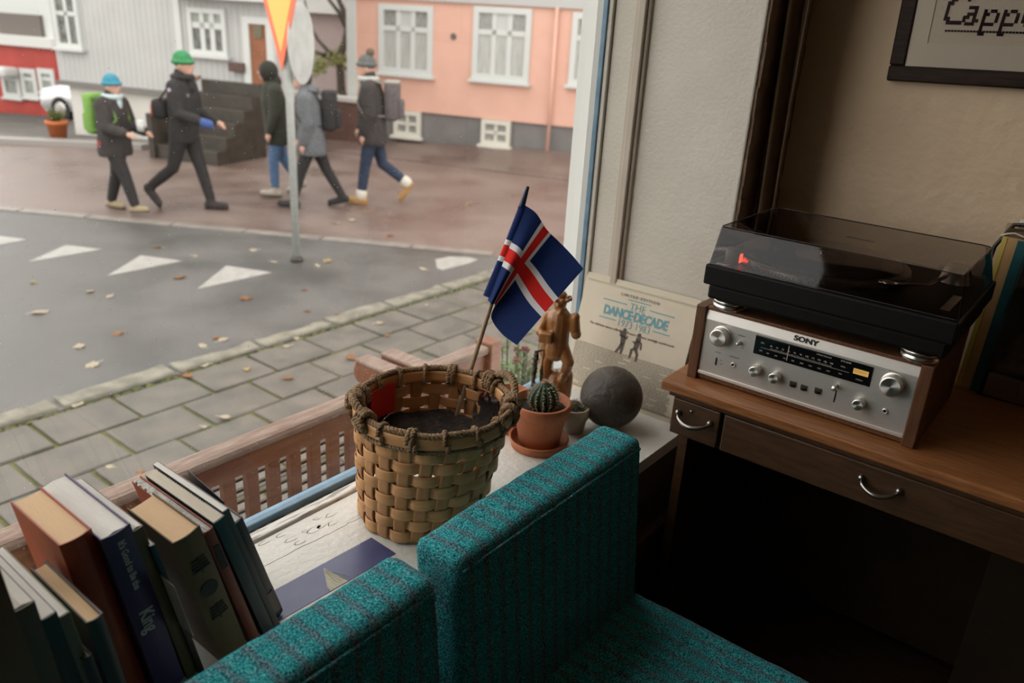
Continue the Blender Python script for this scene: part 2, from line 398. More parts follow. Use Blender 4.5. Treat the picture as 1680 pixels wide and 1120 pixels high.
def knob(px, py, r, h, name='knob', skirt=True):
    x, z = lp(px, py); x += .004; z += .004
    prof = [(0, h), (r*.86, h), (r*.97, h-.001), (r, h-.003), (r, .003), (r*1.12 if skirt else r, .002), (r*1.12 if skirt else r, 0)]
    k = obj(name, lathe(B(), prof, 56, on_panel(x, z)), m_spun, rec)
    bm = B()
    for i in range(28):
        an = i*2*math.pi/28
        tube(bm, [(r*1.005*math.cos(an), r*1.005*math.sin(an), .004), (r*1.005*math.cos(an), r*1.005*math.sin(an), h*.55)], .0005, 4)
    for vv in bm.verts: vv.co = on_panel(x, z) @ vv.co
    obj('knurl', bm, m_spun, k)
    return k
knob(1181, 553, .0182, .020, 'volume_knob'); knob(1461, 632, .0190, .020, 'tuning_knob')
for p in ((1238, 608), (1270, 619), (1407, 662)): knob(*p, .0104, .018, 'tone_knob', False)
for p, nm in (((1214, 562), 'toggle'),):
    x, z = lp(*p)
    t = obj(nm, lathe(B(), [(0, .014), (.0032, .0135), (.0036, .008), (.002, .005), (.0045, .002), (.0045, 0)], 14, on_panel(x, z)), m_spun, rec, True)
for p in ((1203, 598), (1452, 674)):
    x, z = lp(*p)
    j = obj('headphone_jack', lathe(B(), [(.0028, .0002), (.0030, .003), (.0046, .003), (.0052, 0)], 20, on_panel(x, z)), m_spun, rec, True)
    obj('jack_hole', lathe(B(), [(0, .0006), (.0029, .0006)], 16, on_panel(x, z)), m_blk, j)
x, z = lp(1175, 592)
ps = obj('power_switch', bx(x-.0014, x+.0014, -.0012, 0, z-.0085, z+.0075), m_blk, rec)
for px, py in ((1301, 630), (1319, 636), (1342, 641)):
    x, z = lp(px, py); s = obj('slide_switch', bx(x-.0062, x+.0062, -.002, 0, z-.005, z+.006, .0005), pm('dark_switch', (.05,.04,.035), None, rough=.4), rec)
    obj('switch_cap', bx(x-.003, x+.003, -.006, -.002, z-.0045, z+.001, .0005), m_blk, s)
x, z = lp(1371, 645)
sl = obj('selector_slot', bx(x-.0011, x+.0011, -.0006, 0, z-.018, z+.018), m_blk, rec)
x, z = lp(1373, 633)
obj('selector_lever', lathe(B(), [(0, .018), (.0048, .0175), (.0052, .014), (.0026, .010), (.002, 0)], 16, on_panel(x, z)), m_spun, sl, True)
# dial window
xa, za = lp(1241, 549); xb, zb = lp(1428, 634); xc, zc = lp(1435, 602)
dial = obj('dial_window', bx(xa, xc-.001, -.0016, 0, (zb+lp(1238, 580)[1])/2, (za+zc)/2, .0012), pm('dial_black', (.006,.006,.006), None, rough=.12), rec)
dz0, dz1 = (zb+lp(1238, 580)[1])/2, (za+zc)/2; dw = xc-xa; dh = dz1-dz0
def dtxt(s, u, v, size, al='CENTER', mat=m_ltr): text('dial_lettering', s, size, mat, dial, T(xa+u*dw, -.0018, dz0+v*dh) @ RX90, .00005, al)
dtxt('FM', .07, .66, .0048); dtxt('AM', .065, .24, .004)
for i, s in enumerate(('88', '90', '92', '94', '96', '98', '100', '102', '104', '106', '108')): dtxt(s, .15+i*.052, .62, .0042)
for i, s in enumerate(('530', '600', '700', '800', '1000', '1200', '1400', '1600')): dtxt(s, .13+i*.075, .2, .0034)
dtxt('MHz', .765, .62, .0042); dtxt('kHz', .755, .24, .0038); dtxt('STEREO RECEIVER', .60, .88, .0034); dtxt('STR-6040', .78, .89, .0046); dtxt('STEREO', .91, .2, .0034)
bm = B()
for i in range(45):
    q = xa+(.15+i*.52/44)*dw; box(bm, q-.0003, q+.0003, -.0018, -.0016, dz0+.44*dh, dz0+(.50 if i % 4 else .53)*dh)
for v in (.41, ): box(bm, xa+.06*dw, xa+.82*dw, -.0018, -.0016, dz0+v*dh, dz0+v*dh+.0004)
obj('dial_scale', bm, m_ltr, dial)
obj('dial_pointer', bx(xa+.30*dw, xa+.30*dw+.0009, -.0021, -.0016, dz0+.12*dh, dz0+.9*dh), pm('pointer', (.8,.75,.7), None, rough=.4), dial)
mt = obj('signal_meter', bx(xa+.85*dw, xa+.97*dw, -.0022, -.0016, dz0+.45*dh, dz0+.72*dh), pm('lit_meter', (.85,.50,.13), None, rough=.5, emit=.10), dial)
bm = B()
for i in range(8): q = xa+(.862+i*.0125)*dw; box(bm, q, q+.0005, -.0024, -.0022, dz0+.56*dh, dz0+.65*dh)
obj('meter_scale', bm, m_blk, mt)
x, z = lp(1322, 559)
text('brand_lettering', 'SONY', .0135, m_ink, band, T(x, .0000, z) @ RX(math.pi/2-.2), .0004, 'CENTER', 1.25, .0004)
for s, px, py, sz in (('VOLUME', 1187, 532, .0034), ('SPEAKERS', 1217, 551, .0032), ('POWER', 1178, 578, .0034), ('ON', 1183, 591, .0028), ('OFF', 1183, 597, .0028), ('HEADPHONES', 1205, 586, .0032),
                      ('A', 1209, 569, .003), ('OFF', 1218, 571, .003), ('TUNING', 1466, 610, .004), ):
    x, z = lp(px, py); text('panel_lettering', s, sz, m_ink, fp, T(x, -.0002, z) @ RX90, .00005, 'CENTER')

# ------------------------------------------------------------------ record player
TX, TY, TZ, TW, TD = -.617, 1.405, .9045, .446, .345
tt = thing('turntable', 'black record player with smoky closed lid standing on the receiver', 'record player', (TX, TY, TZ))
m_foot = pm('foot_metal', (.70,.67,.63), None, rough=.25, metal=1)
m_pl = pm('turntable_black', (.004,.0037,.0033), (.006,.0055,.005), 60, .5, spec=.2)
for x, y in ((.042, .050), (TW-.052, .050), (.042, TD-.05), (TW-.052, TD-.05)):
    ft = obj('foot', lathe(B(), [(0, 0), (.030, 0), (.033, .002), (.033, .008), (.031, .010), (.031, .012), (.0335, .014), (.0335, .018), (.028, .0205), (0, .0205)], 40, T(x, y, 0)), m_foot, tt, True)
    obj('foot_rubber', lathe(B(), [(.0305, .0101), (.0322, .0106), (.0322, .0118), (.0305, .0119)], 32, T(x, y, 0)), m_blk, ft)
obj('lower_body', bx(.008, TW-.008, .010, TD-.008, .0206, .050, .006), m_pl, tt)
obj('plinth', bx(0, TW, 0, TD, .0502, .090, .004), m_pl, tt)
pc = (.160, .178)
pl = obj('platter', lathe(B(), [(0, .0905), (.158, .0905), (.166, .093), (.163, .104), (.155, .106), (0, .106)], 64, T(*pc, 0)), pm('platter_metal', (.28,.26,.25), None, rough=.3, metal=1), tt, True)
bm = B()
for row, (rr, zz) in enumerate(((.1650, .0955), (.1642, .0985), (.1634, .1015))):
    n = 150
    for i in range(n):
        an = 2*math.pi*(i+row*.5)/n; c = Vector((pc[0]+rr*math.cos(an), pc[1]+rr*math.sin(an), zz))
        box(bm, -.0014, .0014, -.0006, .0006, -.0011, .0011, M=T(*c) @ RZ(an+math.pi/2))
o = obj('strobe_dot', bm, pm('strobe_dots', (.75,.72,.70), None, rough=.25, metal=1), pl); o['kind'] = 'stuff'
disc = obj('record', lathe(B(), [(0, .1062), (.148, .1062), (.1495, .107), (.148, .1078), (.05, .1078), (0, .1078)], 64, T(*pc, 0)), pm('vinyl', (.012,.012,.013), None, rough=.2, coat=.5), tt, True)
obj('record_label', lathe(B(), [(0, .1080), (.049, .1080), (.049, .1079)], 40, T(*pc, 0)), pm('label_paper', (.40,.32,.28), None, rough=.7), disc)
obj('spindle', tube(B(), [(*pc, .108), (*pc, .118)], .0035, 12), m_foot, tt, True)
sb = obj('strobe_lamp', lathe(B(), [(0, .120), (.013, .120), (.0145, .118), (.0145, .0902), (0, .0902)], 24, T(.034, .045, 0)), pm('strobe_housing', (.30,.27,.26), None, rough=.35), tt, True)
obj('lamp_glow', bx(.0465, .0495, .044, .056, .094, .110), pm('red_glow', (1.0,.045,.02), None, rough=.5, emit=2.2), sb)
bm = tube(B(), [(.385, .27, .118), (.383, .16, .120), (.372, .09, .119), (.335, .065, .116), (.318, .062, .114)], .0035, 8); box(bm, .300, .325, .055, .07, .110, .1165)
obj('tonearm', bm, m_foot, tt, True)
obj('tonearm_base', lathe(B(), [(0, .128), (.018, .127), (.020, .120), (.024, .112), (.032, .0905)], 28, T(.385, .27, 0)), m_foot, tt, True)
obj('pitch_slider', bx(.405, .420, .05, .16, .0902, .0925), m_foot, tt)
obj('start_button', bx(.016, .040, .010, .026, .0902, .094, .001), m_foot, tt)
# lid: open-bottomed box with a sloping front and rounded back corners
m_lid = glass_mat('smoky_acrylic', (.56,.50,.48), 1.5, .03)
z0, z1 = .0905, .160
def rr_(x0, x1, y0, y1, rf, rb, z):
    out = []
    for cx, cy, r, a0 in ((x0+rf, y0+rf, rf, math.pi), (x1-rf, y0+rf, rf, 1.5*math.pi), (x1-rb, y1-rb, rb, 0), (x0+rb, y1-rb, rb, .5*math.pi)):
        for k in range(7): an = a0+k/6*math.pi/2; out.append((cx+r*math.cos(an), cy+r*math.sin(an), z))
    return out
bm = B(); bot = [bm.verts.new(p) for p in rr_(.004, TW-.004, .006, TD-.004, .004, .02, z0)]
mid = [bm.verts.new(p) for p in rr_(.0065, TW-.0165, .032, TD-.035, .004, .02, z1-.002)]
top = [bm.verts.new(p) for p in rr_(.0085, TW-.0185, .034, TD-.037, .003, .018, z1)]
n = len(bot)
for A_, B_ in ((bot, mid), (mid, top)):
    for i in range(n): bm.faces.new((A_[i], A_[(i+1) % n], B_[(i+1) % n], B_[i]))
bm.faces.new(top); bmesh.ops.recalc_face_normals(bm, faces=bm.faces)
lid = obj('dust_cover', bm, m_lid, tt)
bm = B()
pe = rr_(.0055, TW-.0055, .0075, TD-.0055, .004, .02, z0+.0015)
tube(bm, pe+[pe[0]], .0012, 6); pe = rr_(.0078, TW-.018, .0335, TD-.0365, .003, .018, z1+.0003)
tube(bm, pe+[pe[0]], .0009, 6)
obj('lid_edge', bm, pm('lid_edge_mat', (.05,.04,.04), None, rough=.2), lid)
obj('lid_badge', bx(.205, .255, .152, .1545, z1+.0003, z1+.0009), pm('badge_gilt', (.09,.075,.06), None, rough=.3, metal=.6), lid)
for x in (.09, TW-.09): obj('hinge', bx(x-.014, x+.014, TD-.004, TD+.008, .07, .100, .002), m_pl, tt)

# ------------------------------------------------------------------ sleeve leaning on the pier
aw = .318
alb = thing('record_sleeve', 'cream record sleeve with blue title lettering leaning on the window pier', 'record sleeve', (-1.058, 1.612, SILL), (-.275, 0, .02))
obj('sleeve', bx(0, aw, 0, .004, 0, .306, .0012), pm('cream_card', (.74,.66,.52), (.78,.70,.56), 12, .75, .1, 300), alb)
obj('plastic_edge', bx(.006, aw-.002, -.0012, -.0004, .287, .291), pm('yellowed_tape', (.50,.47,.33), None, rough=.4), alb)
obj('plastic_edge', bx(.002, aw-.002, -.0012, -.0004, .012, .015), pm('yellowed_tape2', (.40,.36,.24), None, rough=.4), alb)
m_tur = pm('turquoise_print', (.16,.42,.50), None, rough=.7); m_brn = pm('brown_print', (.13,.11,.09), None, rough=.8)
def at_(s, x, z, size, mat, sx=1, off=0, sp=1): return text('lettering', s, size, mat, alb, T(x, -.0008, z) @ RX90, .0002, 'CENTER', sx, off, sp)
at_('LIMITED\u00b7EDITION', .162, .272, .0105, m_brn, 1, 0, 1.35)
at_('THE', .162, .247, .026, m_tur, .95, -.0003)
at_('DANCE\u00b7DECADE', .160, .224, .032, m_tur, .79, .0010, .93)
at_('1973\u00b71983', .162, .201, .026, m_tur, .85, -.0004)
at_('The definitive dance collection \u00b7 10 years of dance, nostalgic sound tracks', .160, .182, .0085, m_brn, .95)
for x0, x1, z in ((.062, .13, .249), (.195, .262, .249), (.062, .11, .203), (.215, .262, .203), (.13, .195, .262)): obj('title_rule', bx(x0, x1, -.0009, -.0003, z, z+.0022), m_tur, alb)
for k, (pl_) in enumerate(([[(.0,.052),(.0,.040),(.002,.024)], [(.002,.024),(-.003,.012),(-.012,-.004)], [(.002,.024),(.004,.010),(.003,-.004)], [(.0,.042),(-.008,.040),(-.010,.054)], [(.0,.042),(.008,.036),(.012,.044)]],
                           [[(.0,.050),(.0,.040),(-.002,.022)], [(-.002,.022),(-.012,.016),(-.012,-.006)], [(-.002,.022),(.006,.008),(.006,-.010)], [(.0,.041),(-.008,.034),(-.013,.038)], [(.0,.041),(.010,.038),(.012,.022)]])):
    bm = B(); X, Z = (.142, .130) if k == 0 else (.184, .128)
    for i, ln in enumerate(pl_):
        rr = [.006, .0068, .0062] if i == 0 else [.0042, .0034, .0022] if i < 3 else [.003, .0024, .0018]
        if k == 0 and i in (1, 2): rr = [.0052, .0034, .002]
        tube(bm, [(X+x, -.0006, Z+z) for x, z in ln], rr, 8, True)
    ball(bm, (X+pl_[0][0][0], -.0006, Z+.056), .0052, 10, 6, (1, 1, 1.15))
    for vv in bm.verts: vv.co.y = -.0009 if vv.co.y < -.0006 else -.0003
    obj('dancing_figure', bm, m_brn, alb)
bm = B(); rt = random.Random(9)
for ln in range(32):
    z = .126-ln*.0037; x = .012
    while x < .295:
        w = rt.uniform(.003, .013); box(bm, x, x+w, -.0008, -.0003, z, z+.0013); x += w+rt.uniform(.0012, .0022)
        if rt.random() < .015: x += .02
o = obj('small_print', bm, pm('small_print_ink', (.24,.21,.165), None, rough=.8), alb); o['kind'] = 'stuff'

# ------------------------------------------------------------------ records standing at the right
def sleeve(name, label, x, y, w, h, mat, lean=.05, dx=0, t=.005, rz=0):
    th = thing(name, label, 'record sleeve', (x, y, DESK), (-lean, dx, rz), None)
    obj('cover', bx(0, w, 0, t, 0, h, .001), mat, th)
    return th
m_photo = pm('dark_photo_print', (.016,.013,.013), (.40,.29,.27), 9, .35, lo=.5, hi=.62)
s1 = sleeve('record_sleeve', 'dark photo record sleeve at the front of the row beside the record player', -.150, 1.788, .315, .315, m_photo, .05, .03)
obj('pink_area', bx(.006, .30, -.0012, -.0002, .004, .052), pm('pinkish_print', (.70,.54,.51), (.74,.58,.55), 300, .6), s1)
bm = tube(B(), [(0, -.0008, .06), (.03, -.0008, .058), (.08, -.0008, .064), (.12, -.0008, .07)], [.004, .006, .007, .006], 8, True, .1)
tube(bm, [(.06, -.0016, .05), (.064, -.0016, .02), (.066, -.0016, .002)], .004, 8, True, .1); obj('dark_shape', bm, m_blk, s1)
obj('plastic_sleeve', bx(-.004, .318, -.0026, -.0018, 0, .322), glass_mat('polythene', (.80,.80,.78), 1.4, .15), s1)
s2 = sleeve('record_sleeve', 'dark teal record sleeve second in the row beside the record player', -.169, 1.797, .315, .318, pm('teal_card', (.012,.085,.10), (.016,.10,.115), 6, .4), .05, .02)
s3 = sleeve('record_sleeve', 'tan and yellow record sleeve with a worn spine behind the teal one', -.196, 1.806, .315, .320, pm('tan_card', (.60,.38,.16), (.44,.26,.11), 7, .5, stretch=(3,1,1)), .05, .02, .006)
obj('spine_strip', bx(-.0006, .008, -.0008, -.0001, 0, .319), pm('yellow_spine', (.66,.52,.11), None, rough=.5), s3)
s4 = sleeve('record_sleeve', 'pale record sleeve in crumpled clear plastic standing behind the tan one', -.185, 1.822, .315, .335, pm('pale_print_card', (.78,.68,.55), (.25,.20,.17), 16, .5, stretch=(1,1,5), lo=.5, hi=.56), .05, .0, .006)
obj('plastic_sleeve', bx(-.006, .318, -.0025, -.0016, 0, .345), glass_mat('polythene2', (.85,.82,.76), 1.4, .15), s4)
bm = tube(B(), [(-.010, -.004, .318), (.0, -.008, .324), (.012, -.006, .327), (.03, -.007, .322), (.034, -.006, .330), (.036, -.006, .342), (.09, -.006, .345)], .0022, 6)
obj('plastic_fold', bm, pm('polythene_fold', (.70,.60,.48), None, rough=.25), s4, True)
s5 = sleeve('record_sleeve', 'white printed record sleeve with blue and black bars behind the pale one', -.172, 1.838, .315, .352, pm('white_card', (.80,.77,.70), None, rough=.6), .05, .0, .006)
for x, w, z, h, mm in ((.012, .009, .33, .016, pm('cyan_print', (.05,.35,.45), None)), (.03, .06, .334, .008, m_ink), (.008, .05, .310, .003, m_ink), (.0, .02, .29, .004, m_ink), (.0, .012, .28, .004, m_ink)):
    obj('printed_bar', bx(x, x+w, -.0012, -.0002, z, z+h), mm, s5)
s6 = sleeve('record_sleeve', 'black record sleeve, tallest at the back of the row near the plaster wall', -.135, 1.858, .315, .372, m_ink, .03, .0, .006)
obj('white_border', bx(.004, .30, -.0012, -.0002, .350, .366), pm('white_border_print', (.45,.42,.38), None), s6)
bm = tube(B(), [(-.205, 1.835, .98), (-.202, 1.85, 1.04), (-.18, 1.85, 1.088), (-.13, 1.84, 1.098), (-.02, 1.84, 1.10)], .004, 8)
tag(obj('cable', bm, m_blk, smooth=True), 'black cable running over the record sleeves at the right edge', 'cable')
# ------------------------------------------------------------------ chairs
def tweed():
    m = bpy.data.materials.new('teal_tweed'); m.use_nodes = True; nt = m.node_tree; b = nt.nodes['Principled BSDF']
    tc = N(nt, 'ShaderNodeTexCoord'); sep = N(nt, 'ShaderNodeSeparateXYZ'); nt.links.new(tc.outputs['Object'], sep.inputs[0])
    n1 = N(nt, 'ShaderNodeTexNoise'); n1.inputs['Scale'].default_value = 420; n1.inputs['Detail'].default_value = 3; nt.links.new(tc.outputs['Object'], n1.inputs['Vector'])
    nw = N(nt, 'ShaderNodeTexNoise'); nw.inputs['Scale'].default_value = 25; nt.links.new(tc.outputs['Object'], nw.inputs['Vector'])
    r = N(nt, 'ShaderNodeValToRGB'); e = r.color_ramp.elements
    e[0].position = .36; e[0].color = (.006,.055,.070,1); e[1].position = .70; e[1].color = (.22,.76,.82,1)
    k = e.new(.50); k.color = (.024,.30,.35,1); k = e.new(.60); k.color = (.07,.45,.44,1)
    nt.links.new(n1.outputs['Fac'], r.inputs[0])
    wob = mth(nt, 'MULTIPLY', mth(nt, 'SUBTRACT', nw.outputs['Fac'], .5), .9)
    def stripes(ax, per, lo):
        s = mth(nt, 'SINE', mth(nt, 'ADD', mth(nt, 'MULTIPLY', sep.outputs[ax], 2*math.pi/per), wob))
        mr = N(nt, 'ShaderNodeMapRange'); mr.inputs[1].default_value = lo; mr.inputs[2].default_value = lo+.7; nt.links.new(s, mr.inputs[0]); return mr.outputs[0]
    sy = stripes(1, .034, .15); sx = stripes(0, .034, .25); sz = stripes(2, .034, .25)
    w1 = mth(nt, 'MULTIPLY', sy, .72); w2 = mth(nt, 'MULTIPLY', mth(nt, 'MAXIMUM', sx, sz), .30)
    fac = mth(nt, 'MINIMUM', mth(nt, 'ADD', w1, w2), .85)
    r2 = N(nt, 'ShaderNodeValToRGB'); r2.color_ramp.elements[0].position = .38; r2.color_ramp.elements[0].color = (.016,.045,.062,1)
    r2.color_ramp.elements[1].position = .66; r2.color_ramp.elements[1].color = (.20,.31,.36,1); nt.links.new(n1.outputs['Fac'], r2.inputs[0])
    mx = N(nt, 'ShaderNodeMix', data_type='RGBA'); nt.links.new(fac, mx.inputs[0]); nt.links.new(r.outputs[0], mx.inputs[6]); nt.links.new(r2.outputs[0], mx.inputs[7])
    nt.links.new(mx.outputs[2], b.inputs['Base Color']); b.inputs['Roughness'].default_value = .95; b.inputs['Specular IOR Level'].default_value = .15
    bp = N(nt, 'ShaderNodeBump'); bp.inputs['Strength'].default_value = .8; bp.inputs['Distance'].default_value = .004; nt.links.new(n1.outputs['Fac'], bp.inputs['Height']); nt.links.new(bp.outputs[0], b.inputs['Normal'])
    return m
m_tweed = tweed(); m_cw = pm('chair_leg_wood', (.05,.028,.014), (.08,.045,.02), 10, .4, stretch=(1,1,6))
from mathutils import noise
def cushion(x0, x1, y0, y1, z0, z1, bev, seg=3, cell=.012, amp=.0012, taper=0):
    bm = B(); nx = max(2, int((x1-x0)/cell)); ny = max(2, int((y1-y0)/cell)); nz = max(2, int((z1-z0)/cell))
    # dense box made of six grids, then rounded and fuzzed
    def face(fn, a, b):
        vs = [[bm.verts.new(fn(i/a, j/b)) for j in range(b+1)] for i in range(a+1)]
        for i in range(a):
            for j in range(b): bm.faces.new((vs[i][j], vs[i+1][j], vs[i+1][j+1], vs[i][j+1]))
    X = lambda u: x0+(x1-x0)*u; Y = lambda u: y0+(y1-y0)*u; Z = lambda u: z0+(z1-z0)*u
    for k in (0, 1):
        face(lambda u, v: Vector((X(u), Y(v), Z(k))), nx, ny); face(lambda u, v: Vector((X(u), Y(k), Z(v))), nx, nz); face(lambda u, v: Vector((X(k), Y(u), Z(v))), ny, nz)
    bmesh.ops.remove_doubles(bm, verts=bm.verts, dist=.0004)
    lo = Vector((x0+bev, y0+bev, z0+bev)); hi = Vector((x1-bev, y1-bev, z1-bev))
    for v in bm.verts:
        c = Vector([min(max(v.co[i], lo[i]), hi[i]) for i in range(3)]); d = v.co-c
        if d.length > 1e-6: v.co = c + d.normalized()*min(bev, d.length)
    bmesh.ops.recalc_face_normals(bm, faces=bm.faces); bm.normal_update()
    for v in bm.verts:
        k = noise.noise(v.co*180)*amp + noise.noise(v.co*14)*amp*1.6
        v.co += v.normal*k
        if taper: v.co.x += taper*(z1-v.co.z)
    return bm
def chair(name, label, y0, y1, z1, seat_w=.46):
    t = thing(name, label, 'chair', (-.645, (y0+y1)/2, 0)); h = (y1-y0)/2
    obj('backrest', cushion(-.045, .046, -h, h, .26, z1, .018, taper=.10), m_tweed, t, True)
    bm = B(); pts = [(.047, -h+.012, z1-.020), (.048, -h*.5, z1-.019), (.048, h*.5, z1-.019), (.047, h-.012, z1-.020)]
    tube(bm, pts, .0035, 8); obj('piping', bm, m_tweed, t, True)
    obj('seat', cushion(.06, .06+seat_w, -h-.005, h+.005, .265, .370, .022), m_tweed, t, True)
    obj('seat_frame', bx(.05, .05+seat_w, -h+.02, h-.02, .215, .263, .004), m_cw, t)
    for sx, sy in ((.06, -1), (.06, 1), (.03+seat_w, -1), (.03+seat_w, 1)):
        obj('leg', tube(B(), [(sx+.01, sy*(h-.05), .24), (sx+(.03 if sx > .2 else -.0), sy*(h-.03), 0)], [.020, .013], 10), m_cw, t, True)
    return t
chair('upholstered_chair', 'teal tweed chair whose backrest stands in the middle, in front of the basket', .692, 1.205, .703)
chair('upholstered_chair', 'teal tweed chair whose backrest rises at the bottom left beside the books', .14, .655, .703)

# ------------------------------------------------------------------ basket
BC = Vector((-.918, .945, SILL)); BT = Vector((-.893, .952, SILL+.236)); BR0, BR1 = .112, .139; BH = .236
bask = thing('wicker_basket', 'woven split wood basket with rope rim standing on the window sill', 'basket', BC)
def bc(z): t = z/BH; return Vector(((BT.x-BC.x)*t, (BT.y-BC.y)*t, z)), BR0+(BR1-BR0)*t**.85
m_stake = pm('stake_wood', (.39,.185,.07), (.50,.26,.105), 18, .55, .12, 120, stretch=(1,1,.2))
m_weav = pm('weaver_wood', (.52,.26,.10), (.67,.36,.155), 10, .5, .12, 120, stretch=(1,1,6))
m_rope = pm('rope', (.22,.135,.07), (.34,.22,.12), 90, .9, .6, 260)
NS = 22; AMP = .0042
def ribbon(fnc, n, w, t, closed=False):
    """fnc(i/n)->(center, up, out): flat strip of width w along up"""
    bm = B(); rows = []
    for i in range(n+(0 if closed else 1)):
        c, up, out = fnc(i/n)
        rows.append([bm.verts.new(c+up*a*w/2+out*b*t/2) for a, b in ((-1, -1), (-.6, -1.5), (.6, -1.5), (1, -1), (1, 1), (.6, 1.5), (-.6, 1.5), (-1, 1))])
    m = len(rows[0])
    for i in range(n if closed else n): 
        A_, B_ = rows[i], rows[(i+1) % len(rows)]
        for j in range(m): bm.faces.new((A_[j], A_[(j+1) % m], B_[(j+1) % m], B_[j]))
    if not closed: bm.faces.new(rows[0][::-1]); bm.faces.new(rows[-1])
    bmesh.ops.recalc_face_normals(bm, faces=bm.faces); return bm
rb = random.Random(2)
ZW = [.018+i*.0255 for i in range(8)]
for s in range(NS):
    a = 2*math.pi*s/NS
    def fn(t, s=s, a=a):
        z = .002+t*(BH-.012); c, r = bc(z); out = Vector((math.cos(a), math.sin(a), 0))
        k = (z-ZW[0])/.0255; o_ = -math.cos(math.pi*(k+s))*.0016
        return c+out*(r+o_), Vector((-math.sin(a), math.cos(a), 0)), out
    obj('stake', ribbon(fn, 28, .0225, .0018), m_stake, bask, True)
for k, z in enumerate(ZW):
    ph = k % 2; sl = rb.uniform(-.002, .002); wd = .0215+rb.uniform(-.001, .001)
    def fn(t, k=k, z=z, sl=sl):
        a = 2*math.pi*t; zz = z+sl*math.sin(a); c, r = bc(zz); out = Vector((math.cos(a), math.sin(a), 0))
        w = math.cos(NS/2*a + (math.pi if k % 2 else 0)) ; w = math.copysign(abs(w)**.6, w)
        return c+out*(r+.0045*w), Vector((0, 0, 1)), out
    obj('weaver', ribbon(fn, 264, wd, .0014, True), m_weav, bask, True)
obj('base', lathe(B(), [(0, .003), (BR0-.006, .003), (BR0-.006, .008), (0, .008)], 40), m_stake, bask)
for nm, dr, zc in (('outer_hoop', .0055, BH-.010), ('inner_hoop', -.0055, BH-.010)):
    def fn(t, dr=dr, zc=zc):
        a = 2*math.pi*t; c, r = bc(zc); out = Vector((math.cos(a), math.sin(a), 0)); return c+out*(r+dr), Vector((0, 0, 1)), out
    obj(nm, ribbon(fn, 72, .021, .0026, True), m_weav, bask, True)
def twist(path, rad, n_strand=3, pitch=.022, per=.004, name='rope', parent=None, closed=False):
    # resample
    P = [Vector(p) for p in path]; L = [0]
    for a, b in zip(P, P[1:]): L.append(L[-1]+(b-a).length)
    n = max(6, int(L[-1]/per)); bm = B(); S = []
    j = 0
    for i in range(n+1):
        d = L[-1]*i/n
        while j < len(P)-2 and L[j+1] < d: j += 1
        q = (d-L[j])/max(1e-9, L[j+1]-L[j]); S.append((P[j].lerp(P[j+1], q), d))
    for s in range(n_strand):
        pts = []
        for i, (p, d) in enumerate(S):
            t = (S[min(i+1, n)][0]-S[max(i-1, 0)][0]).normalized()
            a0 = Vector((0, 0, 1)) if abs(t.z) < .85 else Vector((1, 0, 0))
            u = t.cross(a0).normalized(); w = t.cross(u); an = 2*math.pi*(d/pitch + s/n_strand)
            pts.append(p+(u*math.cos(an)+w*math.sin(an))*rad*.52)
        tube(bm, pts, rad*.58, 6)
    return obj(name, bm, m_rope, parent, True)
def ring(z, dr, n=90, a0=0, a1=2*math.pi):
    out = []
    for i in range(n+1):
        a = a0+(a1-a0)*i/n; c, r = bc(z); out.append(c+Vector((math.cos(a), math.sin(a), 0))*(r+dr)+Vector((0, 0, .0015*math.sin(a*9))))
    return out
twist(ring(BH+.004, 0), .0062, name='rim_rope', parent=bask)
twist(ring(BH-.026, .006), .0042, name='lower_rope', parent=bask)
for i in range(16):
    a = 2*math.pi*(i+.3)/16; c, r = bc(BH-.008); out = Vector((math.cos(a), math.sin(a), 0)); tg = Vector((-math.sin(a), math.cos(a), 0)); big = (i % 4 == 1)
    pts = []
    turns = 2 if big else 1
    for k in range(14*turns+1):
        an = 2*math.pi*k/14; pts.append(c+out*(r+math.cos(an)*(.0125+(.002 if big else 0)))+Vector((0, 0, 1))*math.sin(an)*.0185+tg*(k/14-turns/2)*.007)
    twist(pts, .0042 if not big else .0052, 3, .014, .003, 'lashing', bask)
def handle_loop(a, ht, wdt):
    pts = []
    for k in range(31):
        t = k/30; aa = a+(t-.5)*wdt; c, r = bc(BH+.002); 
        pts.append(c+Vector((math.cos(aa), math.sin(aa), 0))*(r+.004+.004*math.sin(math.pi*t))+Vector((0, 0, ht*math.sin(math.pi*t)**.55)))
    h = twist(pts, .0072, 3, .024, .004, 'handle', bask)
    for e in (0, 1):
        aa = a+(e-.5)*wdt; c, r = bc(BH); out = Vector((math.cos(aa), math.sin(aa), 0)); tg = Vector((-math.sin(aa), math.cos(aa), 0)); kp = []
        for k in range(46): an = 2*math.pi*k/15; kp.append(c+out*(r+.002+math.cos(an)*.013)+Vector((0, 0, .001+math.sin(an)*.016))+tg*(k/45-.5)*.022)
        twist(kp, .0058, 3, .016, .003, 'handle_knot', h)
handle_loop(math.radians(62), .028, .75); handle_loop(math.radians(242), .020, .55)
def soil(u, v):
    a = 2*math.pi*u; c, r = bc(.155); rr = (r-.012)*v
    return c+Vector((rr*math.cos(a), rr*math.sin(a), .010*noise.noise(Vector((rr*math.cos(a)*25, rr*math.sin(a)*25, 1)))+.004*noise.noise(Vector((rr*math.cos(a)*110, rr*math.sin(a)*110, 2)))))
m_soil = pm('soil', (.012,.008,.006), (.035,.022,.014), 90, .95, 1, 150)
obj('soil', grid(B(), soil, 60, 26), m_soil, bask, True)
def liner(u, v):
    a = 2*math.pi*u; z = .10+v*(BH-.018-.10)+.012*noise.noise(Vector((math.cos(a)*3, math.sin(a)*3, 0)))*v; c, r = bc(z)
    rr = r-.0085-.005*abs(noise.noise(Vector((a*5, z*22, 3))))-.004*abs(noise.noise(Vector((a*14, z*60, 7))))
    return c+Vector((math.cos(a)*rr, math.sin(a)*rr, 0))
